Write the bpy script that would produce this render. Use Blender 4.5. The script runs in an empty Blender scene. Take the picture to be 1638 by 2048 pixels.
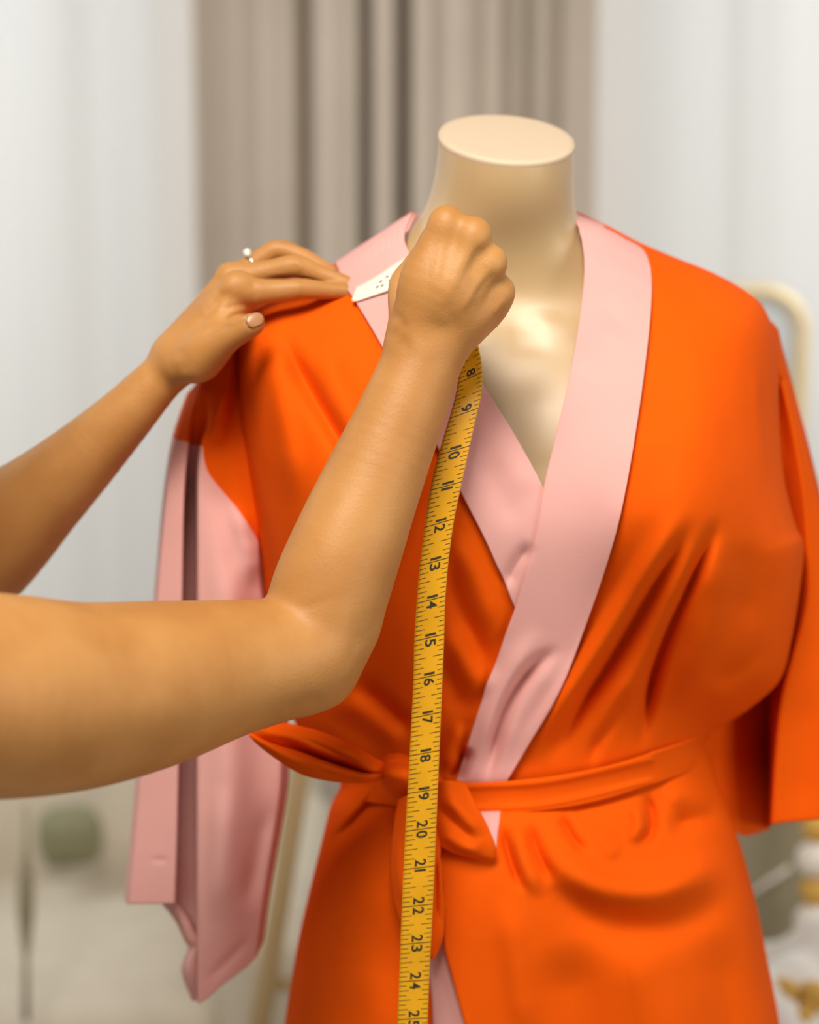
import bpy, bmesh, math, random
import numpy as np
from mathutils import Vector, Matrix

random.seed(4)
rng = np.random.default_rng(4)
SC = bpy.context.scene
COL = SC.collection

# ------------------------------------------------------------------ camera
IW, IH = 1638, 2048
FPX = 3500.0                      # focal length in pixels of the 1638x2048 frame
PITCH = math.radians(8.0)
CAM = np.array([0.0, -1.35, 1.50])
RIGHT = np.array([1.0, 0, 0])
UP = np.array([0, math.sin(PITCH), math.cos(PITCH)])
FWD = np.array([0, math.cos(PITCH), -math.sin(PITCH)])
cd = bpy.data.cameras.new('camera')
cam = bpy.data.objects.new('camera', cd)
COL.objects.link(cam)
cam.location = CAM
cam.rotation_euler = (math.pi / 2 - PITCH, 0, 0)
cd.sensor_fit = 'VERTICAL'
cd.sensor_height = 36.0
cd.lens = FPX / IH * 36.0
cd.clip_start = 0.05
cd.dof.use_dof = True
cd.dof.focus_distance = 1.17
cd.dof.aperture_fstop = 2.9
SC.camera = cam

# ------------------------------------------------------------------ world, lamps, exposure
w = bpy.data.worlds.new('world')
SC.world = w
w.use_nodes = True
w.node_tree.nodes['Background'].inputs[0].default_value = (0.92, 0.92, 0.93, 1)
w.node_tree.nodes['Background'].inputs[1].default_value = 0.13


def area(name, loc, target, size, power, col, size_y=None):
    l = bpy.data.lights.new(name, 'AREA')
    l.energy = power
    l.color = col
    l.shape = 'RECTANGLE'
    l.size = size
    l.size_y = size_y or size
    o = bpy.data.objects.new(name, l)
    COL.objects.link(o)
    o.location = loc
    d = Vector(target) - Vector(loc)
    o.rotation_euler = d.to_track_quat('-Z', 'Y').to_euler()
    return o


area('ceiling_lamp', (-0.24, -1.22, 2.64), (0.05, -0.1, 1.2), 0.75, 43, (1.0, 0.90, 0.77))
area('front_fill', (1.9, -1.7, 1.6), (0.1, 0.0, 1.2), 1.2, 20, (1.0, 0.93, 0.84))  # added fill, right of the camera, brightens the bust and skirt
area('curtain_fill_left', (-1.75, 1.0, 2.3), (-0.9, 2.6, 1.3), 1.1, 34, (0.95, 0.985, 1.0), 1.6)  # added light on the room side to brighten the left white curtain
area('curtain_fill_right', (1.75, 1.0, 2.3), (0.9, 2.6, 1.3), 1.1, 34, (0.95, 0.985, 1.0), 1.6)  # its added twin, brightening the right white curtain
SC.view_settings.view_transform = 'Standard'
SC.view_settings.look = 'None'
SC.view_settings.gamma = 1.0
SC.view_settings.use_curve_mapping = False
SC.view_settings.exposure = 0.0


# ------------------------------------------------------------------ pixel <-> world helpers
def PY(px, py, Y):
    """World points on the rays through pixels (px,py) where they reach the vertical plane y=Y."""
    px, py, Y = np.broadcast_arrays(np.asarray(px, float), np.asarray(py, float), np.asarray(Y, float))
    a = (px - IW / 2) / FPX
    b = -(py - IH / 2) / FPX
    d = FWD + a[..., None] * RIGHT + b[..., None] * UP
    t = (Y - CAM[1]) / d[..., 1]
    return CAM + d * t[..., None]


def depth_of(P):
    return (np.asarray(P) - CAM) @ FWD


def proj(P):
    v = np.asarray(P) - CAM
    d = v @ FWD
    return IW / 2 + FPX * (v @ RIGHT) / d, IH / 2 - FPX * (v @ UP) / d


def interp(x, pts):
    p = np.array(pts, float)
    return np.interp(x, p[:, 0], p[:, 1])


def sinterp(x, pts, sig=38.0):
    """np.interp with its corners rounded off (sig in picture rows)"""
    p = np.array(pts, float)
    g = np.arange(p[0, 0] - 4 * sig, p[-1, 0] + 4 * sig, 4.0)
    k = np.exp(-0.5 * (np.arange(-40, 41) * 4.0 / sig) ** 2)
    k /= k.sum()
    lin = np.interp(g, p[:, 0], p[:, 1])
    v = np.convolve(np.pad(lin, 40, mode='edge'), k, 'valid')
    return np.interp(x, g, v)


def smooth_poly(pts, n=12):
    """Catmull-Rom through control points (any dimension)."""
    p = np.array(pts, float)
    q = np.vstack([2 * p[0] - p[1], p, 2 * p[-1] - p[-2]])
    out = []
    t = np.linspace(0, 1, n, endpoint=False)[:, None]
    for i in range(1, len(q) - 2):
        p0, p1, p2, p3 = q[i - 1], q[i], q[i + 1], q[i + 2]
        out.append(0.5 * ((2 * p1) + (p2 - p0) * t + (2 * p0 - 5 * p1 + 4 * p2 - p3) * t ** 2
                          + (3 * p1 - p0 - 3 * p2 + p3) * t ** 3))
    out.append(p[-1:])
    return np.vstack(out)


def resample(pts, n, smooth=True):
    p = smooth_poly(pts) if smooth and len(pts) > 2 else np.array(pts, float)
    s = np.r_[0, np.cumsum(np.linalg.norm(np.diff(p, axis=0), axis=1))]
    t = np.linspace(0, s[-1], n)
    return np.stack([np.interp(t, s, p[:, k]) for k in range(p.shape[1])], 1)


def dist_poly(px, py, poly):
    """distance to a polyline, the parameter along it (0..1) and the signed side."""
    p = np.array(poly, float)
    seg = np.linalg.norm(np.diff(p, axis=0), axis=1)
    L = np.r_[0, np.cumsum(seg)]
    best = np.full(np.shape(px), 1e9)
    tt = np.zeros(np.shape(px))
    sd = np.zeros(np.shape(px))
    for i in range(len(p) - 1):
        a, b = p[i], p[i + 1]
        d = b - a
        t = np.clip(((px - a[0]) * d[0] + (py - a[1]) * d[1]) / (d @ d), 0, 1)
        qx, qy = px - a[0] - t * d[0], py - a[1] - t * d[1]
        r = np.hypot(qx, qy)
        m = r < best
        best = np.where(m, r, best)
        tt = np.where(m, (L[i] + t * seg[i]) / L[-1], tt)
        sd = np.where(m, np.sign(d[0] * qy - d[1] * qx), sd)
    return best, tt, sd


def folds(px, py, strokes):
    """sum of cloth folds: (polyline, width px, height m [, mode]); + = towards the viewer."""
    out = np.zeros(np.shape(px))
    for s in strokes:
        poly, wd, amp = s[:3]
        mode = s[3] if len(s) > 3 else 'ridge'
        pl = smooth_poly(poly, 5) if len(poly) > 2 else poly
        d, t, sd = dist_poly(px, py, pl)
        taper = np.clip(np.minimum(t, 1 - t) * 3.2, 0, 1) if mode != 'line' else 1.0
        taper = taper * taper * (3 - 2 * taper) if mode != 'line' else 1.0
        if mode in ('ridge', 'line'):
            out = out + amp * taper * np.exp(-(d / wd) ** 2)
        else:                       # 'step': one cloth edge lies over the other
            out = out + amp * taper * np.tanh(sd * d / (0.18 * wd)) * np.exp(-(d / wd) ** 2)
    return out


def inside(px, py, poly):
    p = np.array(poly, float)
    r = np.zeros(np.shape(px), bool)
    j = len(p) - 1
    for i in range(len(p)):
        c = ((p[i, 1] > py) != (p[j, 1] > py)) & (
            px < (p[j, 0] - p[i, 0]) * (py - p[i, 1]) / (p[j, 1] - p[i, 1] + 1e-12) + p[i, 0])
        r ^= c
        j = i
    return r


# ------------------------------------------------------------------ materials
def material(name, col, rough=0.6, bump=0.0, bscale=600.0, spec=0.5, sheen=0.0, sss=0.0, sss_r=(0.8, 0.3, 0.12),
             metal=0.0, mottle=0.0, mscale=25.0, col2=None, trans=0.0, coat=0.0, bdist=0.001, weave=False, sheer=0.0):
    m = bpy.data.materials.new(name)
    m.use_nodes = True
    nt = m.node_tree
    b = nt.nodes['Principled BSDF']
    b.inputs['Base Color'].default_value = (*col, 1)
    b.inputs['Roughness'].default_value = rough
    b.inputs['Metallic'].default_value = metal
    b.inputs['Specular IOR Level'].default_value = spec
    if sheen:
        b.inputs['Sheen Weight'].default_value = sheen
        b.inputs['Sheen Roughness'].default_value = 0.4
        b.inputs['Sheen Tint'].default_value = (*[min(1, c * 0.5 + 0.5) for c in col], 1)
    if sss:
        b.inputs['Subsurface Weight'].default_value = sss
        b.inputs['Subsurface Radius'].default_value = sss_r
        b.inputs['Subsurface Scale'].default_value = 0.006
    if coat:
        b.inputs['Coat Weight'].default_value = coat
        b.inputs['Coat Roughness'].default_value = 0.4
        b.inputs['Coat IOR'].default_value = 1.7
    tc = nt.nodes.new('ShaderNodeTexCoord')
    if mottle:
        n = nt.nodes.new('ShaderNodeTexNoise')
        n.inputs['Scale'].default_value = mscale
        n.inputs['Detail'].default_value = 6
        nt.links.new(tc.outputs['Object'], n.inputs['Vector'])
        mx = nt.nodes.new('ShaderNodeMix')
        mx.data_type = 'RGBA'
        c2 = col2 or tuple(c * (1 - mottle) for c in col)
        mx.inputs[6].default_value = (*col, 1)
        mx.inputs[7].default_value = (*c2, 1)
        mr = nt.nodes.new('ShaderNodeMapRange')
        mr.inputs[1].default_value = 0.38
        mr.inputs[2].default_value = 0.66
        nt.links.new(n.outputs[0], mr.inputs[0])
        nt.links.new(mr.outputs[0], mx.inputs[0])
        nt.links.new(mx.outputs[2], b.inputs['Base Color'])
    if bump:
        n = nt.nodes.new('ShaderNodeTexNoise')
        n.inputs['Scale'].default_value = bscale
        n.inputs['Detail'].default_value = 3
        nt.links.new(tc.outputs['Object'], n.inputs['Vector'])
        h = n.outputs[0]
        if weave:
            ws = []
            for ax in ('X', 'Z'):
                wv = nt.nodes.new('ShaderNodeTexWave')
                wv.bands_direction = ax
                wv.inputs['Scale'].default_value = 420
                wv.inputs['Distortion'].default_value = 1.0
                nt.links.new(tc.outputs['Object'], wv.inputs['Vector'])
                ws.append(wv)
            ad = nt.nodes.new('ShaderNodeMath')
            ad.operation = 'ADD'
            nt.links.new(ws[0].outputs['Fac'], ad.inputs[0])
            nt.links.new(ws[1].outputs['Fac'], ad.inputs[1])
            ad2 = nt.nodes.new('ShaderNodeMath')
            ad2.operation = 'MULTIPLY_ADD'
            ad2.inputs[1].default_value = 0.35
            nt.links.new(ad.outputs[0], ad2.inputs[0])
            nt.links.new(n.outputs[0], ad2.inputs[2])
            h = ad2.outputs[0]
        bp = nt.nodes.new('ShaderNodeBump')
        bp.inputs['Strength'].default_value = bump
        bp.inputs['Distance'].default_value = bdist
        nt.links.new(h, bp.inputs['Height'])
        nt.links.new(bp.outputs[0], b.inputs['Normal'])
    if trans:
        tr = nt.nodes.new('ShaderNodeBsdfTranslucent')
        tr.inputs[0].default_value = (*col, 1)
        mixs = nt.nodes.new('ShaderNodeMixShader')
        mixs.inputs[0].default_value = trans
        nt.links.new(b.outputs[0], mixs.inputs[1])
        nt.links.new(tr.outputs[0], mixs.inputs[2])
        nt.links.new(mixs.outputs[0], nt.nodes['Material Output'].inputs[0])
    if sheer:
        tp_ = nt.nodes.new('ShaderNodeBsdfTransparent')
        mx2 = nt.nodes.new('ShaderNodeMixShader')
        mx2.inputs[0].default_value = sheer
        src = nt.nodes['Material Output'].inputs[0].links[0].from_socket
        nt.links.new(src, mx2.inputs[1])
        nt.links.new(tp_.outputs[0], mx2.inputs[2])
        nt.links.new(mx2.outputs[0], nt.nodes['Material Output'].inputs[0])
    return m


M_ORANGE = material('orange_cotton', (0.94, 0.122, 0.003), 0.8, 0.25, 700, spec=0.06, mottle=0.12, mscale=9, trans=0.1, weave=True, bdist=0.0006)
M_PINK = material('pink_cotton', (0.86, 0.47, 0.445), 0.8, 0.25, 700, spec=0.15, sheen=0.1, mottle=0.07, mscale=11, trans=0.1, weave=True, bdist=0.0006)
M_SKIN = material('skin', (0.53, 0.26, 0.078), 0.52, 0.35, 520, spec=0.45, sss=0.12, mottle=0.2, mscale=22, col2=(0.46, 0.21, 0.056), bdist=0.0006)
M_NAIL = material('nail', (0.46, 0.225, 0.105), 0.35, spec=0.6)
M_MANN = material('mannequin_plastic', (0.54, 0.385, 0.195), 0.45, 0.06, 500, spec=0.5, coat=0.55)
M_CAP = material('cap_plastic', (0.66, 0.53, 0.385), 0.6, 0.08, 500, spec=0.4)
M_YEL = material('tape_yellow', (0.83, 0.42, 0.012), 0.42, 0.1, 300, spec=0.4, mottle=0.1, mscale=30)
M_WHITE = material('tape_white', (0.80, 0.77, 0.68), 0.5, 0.1, 300, spec=0.4)
M_INK = material('ink', (0.035, 0.032, 0.012), 0.6)
M_SILVER = material('silver', (0.80, 0.76, 0.66), 0.18, metal=1.0)
M_GEM = material('gem', (0.75, 0.72, 0.62), 0.08, spec=0.9, coat=0.6)
M_CURT_W = material('white_curtain', (0.87, 0.87, 0.865), 0.9, 0.1, 300, spec=0.1, trans=0.2, sheer=0.5)
M_CURT_B = material('taupe_curtain', (0.47, 0.395, 0.32), 0.9, 0.1, 300, spec=0.1, mottle=0.06, mscale=4)
M_WALL = material('plaster', (0.74, 0.73, 0.70), 0.9, 0.1, 80)
M_FLOOR = material('carpet_floor', (0.42, 0.365, 0.28), 0.9, 0.3, 200)
M_GOLD = material('gilt_frame', (0.70, 0.56, 0.34), 0.42, metal=0.35, spec=0.5)
M_BRASS = material('brass', (0.66, 0.50, 0.28), 0.38, metal=0.5)
M_MIRROR = material('mirror_glass', (0.80, 0.84, 0.85), 0.12, metal=0.45)  # pale diffuse share stands in for the reflection of a bright room
M_CREAM = material('cream_boucle', (0.55, 0.48, 0.375), 0.95, 0.5, 160, mottle=0.08, mscale=12, bdist=0.003)
M_OLIVE = material('olive_velvet', (0.19, 0.18, 0.095), 0.8, 0.2, 200, sheen=0.2)
M_KHAKI = material('khaki_velvet', (0.29, 0.255, 0.165), 0.8, 0.2, 200, sheen=0.15)
M_FUR = material('white_throw_cloth', (0.80, 0.74, 0.66), 0.9, 0.5, 90, bdist=0.004)
M_OCHRE = material('ochre_tuft', (0.62, 0.36, 0.07), 0.8, 0.3, 120)
M_STEEL = material('steel', (0.55, 0.55, 0.55), 0.35, metal=1.0)
M_HAIR = material('brown_hair', (0.07, 0.035, 0.015), 0.5, 0.5, 200)
M_LINEN = material('linen', (0.62, 0.56, 0.48), 0.9, 0.2, 400)


# ------------------------------------------------------------------ object helpers
def link(o, parent=None, label=None, cat=None, group=None, kind=None):
    COL.objects.link(o)
    if parent is not None:
        o.parent = parent
        bpy.context.view_layer.update()
        o.matrix_parent_inverse = parent.matrix_world.inverted()
    if label:
        o['label'] = label
    if cat:
        o['category'] = cat
    if group:
        o['group'] = group
    if kind:
        o['kind'] = kind
    return o


def thing(name, loc, label, cat, group=None):
    o = bpy.data.objects.new(name, None)
    o.empty_display_size = 0.05
    o.location = loc
    return link(o, None, label, cat, group)


def mesh_obj(name, verts, faces, mat, parent=None, smooth=True, **kw):
    me = bpy.data.meshes.new(name)
    verts = np.asarray(verts, float).reshape(-1, 3)
    if isinstance(faces, np.ndarray):
        n, k = faces.shape
        me.vertices.add(len(verts))
        me.vertices.foreach_set('co', verts.astype(np.float32).ravel())
        me.loops.add(n * k)
        me.loops.foreach_set('vertex_index', faces.astype(np.int32).ravel())
        me.polygons.add(n)
        me.polygons.foreach_set('loop_start', np.arange(0, n * k, k, dtype=np.int32))
        me.update(calc_edges=True)
        me.validate()
    else:
        me.from_pydata([tuple(v) for v in verts], [], [tuple(f) for f in faces])
        me.update()
    if smooth:
        me.polygons.foreach_set('use_smooth', np.ones(len(me.polygons), bool))
    me.materials.append(mat)
    o = bpy.data.objects.new(name, me)
    return link(o, parent, **kw)


def grid_faces(n, m, close_u=False, close_v=False):
    i, j = np.meshgrid(np.arange(n if close_v else n - 1), np.arange(m if close_u else m - 1), indexing='ij')
    i2, j2 = (i + 1) % n, (j + 1) % m
    return np.stack([i * m + j, i * m + j2, i2 * m + j2, i2 * m + j], -1).reshape(-1, 4)


def grid_obj(name, P, mat, parent=None, close_u=False, solid=0.0, keep=None, flip=False, offset=-1.0, **kw):
    n, m = P.shape[:2]
    F = grid_faces(n, m, close_u)
    if keep is not None:
        F = F[keep.ravel()[F].all(1)]
    if flip:
        F = F[:, ::-1]
    o = mesh_obj(name, P.reshape(-1, 3), F, mat, parent, **kw)
    if keep is not None:
        bm = bmesh.new()
        bm.from_mesh(o.data)
        bmesh.ops.delete(bm, geom=[v for v in bm.verts if not v.link_faces], context='VERTS')
        bm.to_mesh(o.data)
        bm.free()
    if solid:
        s = o.modifiers.new('thickness', 'SOLIDIFY')
        s.thickness = solid
        s.offset = offset
    return o


def tube(name, path, radius, mat, parent=None, sides=12, caps=True, closed=False, flat=(1, 1), upv=(0, 0, 1), **kw):
    path = np.asarray(path, float)
    n = len(path)
    rad = np.broadcast_to(np.asarray(radius, float), (n,))
    T = (np.roll(path, -1, 0) - np.roll(path, 1, 0)) if closed else np.gradient(path, axis=0)
    T /= np.linalg.norm(T, axis=1, keepdims=True)
    u0 = np.array(upv, float)
    P = np.zeros((n, sides, 3))
    for i in range(n):
        a = np.cross(T[i], u0)
        if np.linalg.norm(a) < 0.1:
            a = np.cross(T[i], (1, 0, 0.01))
        a /= np.linalg.norm(a)
        b = np.cross(a, T[i])
        th = np.linspace(0, 2 * np.pi, sides, endpoint=False)
        P[i] = path[i] + rad[i] * (flat[0] * np.cos(th)[:, None] * a + flat[1] * np.sin(th)[:, None] * b)
    F = [tuple(f) for f in grid_faces(n, sides, True, closed)]
    if caps and not closed:
        F += [tuple(range(sides))[::-1], tuple(range((n - 1) * sides, n * sides))]
    return mesh_obj(name, P, F, mat, parent, **kw)


def lathe(name, prof, centre, mat, parent=None, seg=40, sx=1, sy=1, **kw):
    prof = np.array(prof, float)
    th = np.linspace(0, 2 * np.pi, seg, endpoint=False)
    P = np.stack([prof[:, :1] * np.cos(th) * sx, prof[:, :1] * np.sin(th) * sy, np.repeat(prof[:, 1:2], seg, 1)], -1) + np.array(centre)
    F = [tuple(f) for f in grid_faces(len(prof), seg, True)]
    F += [tuple(range(seg))[::-1], tuple(range((len(prof) - 1) * seg, len(prof) * seg))]
    return mesh_obj(name, P, F, mat, parent, **kw)


def soft_box(name, c, size, mat, parent=None, bevel=0.05, rotz=0, seg=5, puff=0.0, **kw):
    bm = bmesh.new()
    bmesh.ops.create_cube(bm, size=1.0)
    bmesh.ops.scale(bm, vec=size, verts=bm.verts)
    bmesh.ops.bevel(bm, geom=list(bm.edges), offset=bevel, segments=seg, profile=0.5, affect='EDGES')
    if puff:
        bmesh.ops.subdivide_edges(bm, edges=list(bm.edges), cuts=1, use_grid_fill=True)
        for v in bm.verts:
            q = [1 - (2 * v.co[k] / size[k]) ** 2 for k in range(3)]
            for k in range(3):
                o_ = [q[j] for j in range(3) if j != k]
                v.co[k] += np.sign(v.co[k]) * puff * max(0, o_[0]) * max(0, o_[1])
    bmesh.ops.rotate(bm, cent=(0, 0, 0), matrix=Matrix.Rotation(rotz, 3, 'Z'), verts=bm.verts)
    bmesh.ops.translate(bm, vec=c, verts=bm.verts)
    me = bpy.data.meshes.new(name)
    bm.to_mesh(me)
    bm.free()
    for p in me.polygons:
        p.use_smooth = True
    me.materials.append(mat)
    return link(bpy.data.objects.new(name, me), parent, **kw)


# ================================================================== setting
mesh_obj('floor', [(-3.2, -2.2, 0), (3.2, -2.2, 0), (3.2, 2.75, 0), (-3.2, 2.75, 0)], [(0, 1, 2, 3)], M_FLOOR, smooth=False, kind='structure')
mesh_obj('wall_back', [(-3.2, 2.75, 0), (3.2, 2.75, 0), (3.2, 2.75, 3.2), (-3.2, 2.75, 3.2)], [(0, 1, 2, 3)], M_WALL, smooth=False, kind='structure')

for side, x_ in (('left', -3.2), ('right', 3.2)):
    mesh_obj('wall_' + side, [(x_, -2.2, 0), (x_, 2.75, 0), (x_, 2.75, 3.2), (x_, -2.2, 3.2)], [(0, 1, 2, 3)], M_WALL, smooth=False, kind='structure')


def curtain(name, px0, px1, Y, amp, valleys, mat, label, soft=(0.03, 40), rail=None, seed=0):
    """hanging cloth at depth Y between two picture columns; valleys: (px, width px, depth m)"""
    n, m = 40, 420
    pxs = np.linspace(px0, px1, m)
    x0 = (pxs - IW / 2) / FPX * (Y + 1.35)
    zz = np.linspace(0.012, 2.62, n)
    r = np.random.default_rng(seed)
    ph = r.uniform(0, 6.28, 8)
    X = np.zeros((n, m))
    D = np.zeros((n, m))
    for i, z in enumerate(zz):
        sway = 5 * np.sin(z * 1.7 + ph[0]) + 4 * np.sin(z * 3.1 + ph[1])
        d = np.zeros(m)
        for k in range(5):
            d += amp * (0.6 ** k) * np.sin((pxs + sway) / soft[1] * (1 + 0.43 * k) + ph[k + 2] + 0.4 * np.sin(z + k))
        for (vx, vw, vd) in valleys:
            d -= vd * np.exp(-((pxs + sway * 0.6 - vx) / vw) ** 2)
        D[i] = d
        X[i] = x0
    P = np.stack([X, Y - D, np.repeat(zz[:, None], m, 1)], -1)
    t = thing(name, (float(x0.mean()), Y, 0), label, 'curtain')
    grid_obj('drape', P, mat, t)
    xa, xb = x0[0], x0[-1]
    tube('curtain_rail', [(xa, Y, 2.66), ((xa + xb) / 2, Y, 2.66), (xb, Y, 2.66)], 0.012, M_STEEL, t)
    tube('hem', np.stack([X[0], Y - D[0], np.full(m, 0.02)], 1)[::3], 0.008, mat, t, sides=6)
    return t


curtain('curtain', -420, 398, 2.30, 0.010, [(230, 60, 0.02), (60, 70, 0.015)], M_CURT_W, 'white curtain hanging behind the raised arms, left of the taupe one', (0.02, 36), seed=3)
curtain('curtain', 322, 1270, 2.46, 0.011, [(345, 40, 0.03), (420, 22, 0.04), (505, 16, 0.025), (615, 15, 0.07), (700, 16, 0.02), (733, 12, 0.12), (808, 14, 0.12), (872, 10, 0.02), (950, 16, 0.03), (1012, 12, 0.035),
        (1050, 13, 0.05), (1105, 12, 0.025)], M_CURT_B, 'taupe curtain with deep vertical folds behind the mannequin neck', (0.02, 30), seed=5)
curtain('curtain', 1185, 2100, 2.30, 0.010, [(1280, 60, 0.02), (1420, 50, 0.018), (1500, 30, 0.015)], M_CURT_W, 'white curtain hanging to the right of the mannequin neck', (0.02, 36), seed=8)

# ================================================================== mannequin
mann = thing('mannequin', (0.075, 0.03, 0), 'cream headless mannequin with flat neck top wearing the orange and pink robe', 'mannequin')
# rows: py, left px, right px, front Y, back Y, all measured at y = 0.02
MR = np.array([(282, 877, 1148, -0.080, 0.026), (330, 875, 1147, -0.077, 0.030), (390, 866, 1147, -0.070, 0.040), (430, 848, 1150, -0.064, 0.050),
               (470, 815, 1168, -0.057, 0.062), (520, 745, 1225, -0.048, 0.074), (570, 660, 1330, -0.042, 0.082), (620, 590, 1430, -0.046, 0.086),
               (700, 540, 1490, -0.066, 0.088), (800, 545, 1500, -0.087, 0.088), (900, 570, 1480, -0.101, 0.085), (1000, 590, 1460, -0.105, 0.08), (1100, 620, 1430, -0.085, 0.08), (1250, 700, 1350, -0.045, 0.07),
               (1500, 750, 1310, -0.030, 0.065), (1700, 720, 1370, -0.05, 0.09), (1900, 680, 1420, -0.085, 0.11), (2200, 680, 1420, -0.07, 0.1), (2330, 740, 1360, -0.05, 0.08)], float)
nr = 240
rows = np.linspace(0, len(MR) - 1, nr)
MS = np.stack([np.interp(rows, np.arange(len(MR)), MR[:, k]) for k in range(5)], 1)
for _ in range(110):
    MS[1:-1] = MS[1:-1] * 0.5 + (MS[:-2] + MS[2:]) * 0.25
th = np.linspace(0, 2 * np.pi, 160, endpoint=False)
ca, sa = np.cos(th), np.sin(th)
pw = sinterp(MS[:, 0], [(280, 1.0), (450, 0.95), (600, 0.8), (3000, 0.8)])[:, None]
cx = (MS[:, 1] + MS[:, 2])[:, None] / 2
hw = (MS[:, 2] - MS[:, 1])[:, None] / 2
PX = cx + hw * np.sign(ca) * np.abs(ca) ** pw
mid_y = (MS[:, 3:4] + MS[:, 4:5]) / 2          # the neck leans forward
YY = np.where(sa < 0, mid_y + (MS[:, 3:4] - mid_y) * np.abs(sa) ** pw, mid_y + (MS[:, 4:5] - mid_y) * np.abs(sa) ** pw)
PYY = np.repeat(MS[:, :1], 160, 1)
# the neck top slopes down towards its front right
drop = np.clip((520 - PYY) / 240, 0, 1)
drop = drop * drop * (3 - 2 * drop)
PYY = PYY + drop * (0.06 * (PX - 1012) - 2 - 58 * sa[None, :])
chest = [([(1165, 655), (1090, 655), (1052, 668)], 28, 0.0018), ([(900, 672), (980, 664), (1015, 676)], 28, 0.0018), ([(1045, 630), (1040, 665), (1050, 710)], 26, -0.0018),
         ([(1068, 610), (1075, 650)], 18, 0.001), ([(1000, 560), (1020, 620), (1040, 650)], 30, -0.001), ([(1050, 720), (1060, 860), (1075, 980)], 60, -0.004)]
fr = (sa < -0.05)[None, :]
YY = YY - np.where(fr, folds(PX, PYY, chest), 0)
# widths were read at y=0.02, keep them there while the depth varies
Pm = PY(PX, PYY, mid_y)
Pm[..., 1] = YY
grid_obj('torso_form', Pm, M_MANN, mann, close_u=True, flip=False)
# cap: slightly domed disc with a small bevel on the top ring
ring = Pm[0]
cen = ring.mean(0)
Nrm = np.cross(ring[40] - cen, ring[0] - cen)
Nrm /= np.linalg.norm(Nrm)
if Nrm[2] < 0:
    Nrm = -Nrm
CP = np.stack([cen + (ring - cen) * s + Nrm * h for s, h in ((0.995, -0.004), (1.008, -0.0015), (1.008, 0.0005), (0.997, 0.002), (0.9, 0.0024), (0.5, 0.0026), (0.001, 0.0026))])
grid_obj('neck_cap', CP, M_CAP, mann, close_u=True, label='flat cream neck top')
bz = Pm[-1].mean(0)
tube('pole', [(bz[0], bz[1], bz[2] + 0.05), (bz[0], bz[1], 0.4), (bz[0], bz[1], 0.02)], 0.016, M_STEEL, mann, sides=20)
lathe('base', [(0.17, 0.0), (0.175, 0.004), (0.17, 0.012), (0.05, 0.018), (0.022, 0.03)], (bz[0], bz[1], 0), M_STEEL, mann)

# ================================================================== robe
robe = thing('kimono_robe', (0.075, 0.02, 0.6), 'orange wrap robe with pale pink neckband and one pink sleeve on the mannequin', 'robe')
YC = 0.02
LSIL = smooth_poly([(826, 424), (760, 468), (672, 528), (605, 580), (548, 598), (506, 620), (476, 668), (474, 800), (488, 900), (508, 1020), (522, 1120), (535, 1220),
        (556, 1330), (590, 1440), (655, 1510), (684, 1565), (662, 1620), (642, 1700), (602, 1870), (572, 2048), (540, 2300), (520, 2560)], 8)
RSIL = smooth_poly([(1150, 424), (1210, 452), (1275, 486), (1350, 518), (1420, 546), (1480, 578), (1520, 610), (1542, 660), (1552, 740), (1556, 860), (1566, 960), (1588, 1050), (1604, 1090),
        (1598, 1170), (1580, 1280), (1556, 1360), (1490, 1420), (1412, 1472), (1418, 1520), (1442, 1590), (1474, 1680), (1508, 1800), (1532, 1920), (1556, 2048), (1590, 2300), (1610, 2560)], 8)
DROW = [(424, 0.055), (520, 0.075), (600, 0.088), (700, 0.105), (800, 0.122), (950, 0.138), (1060, 0.142), (1200, 0.130), (1350, 0.112), (1480, 0.100), (1570, 0.098), (1640, 0.112), (1720, 0.132), (1800, 0.138), (2048, 0.142), (2560, 0.15)]
HROW = [(424, 70), (520, 100), (620, 140), (800, 190), (1000, 240), (1200, 280), (1450, 330), (1570, 360), (1700, 300), (2048, 330), (2560, 340)]
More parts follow.
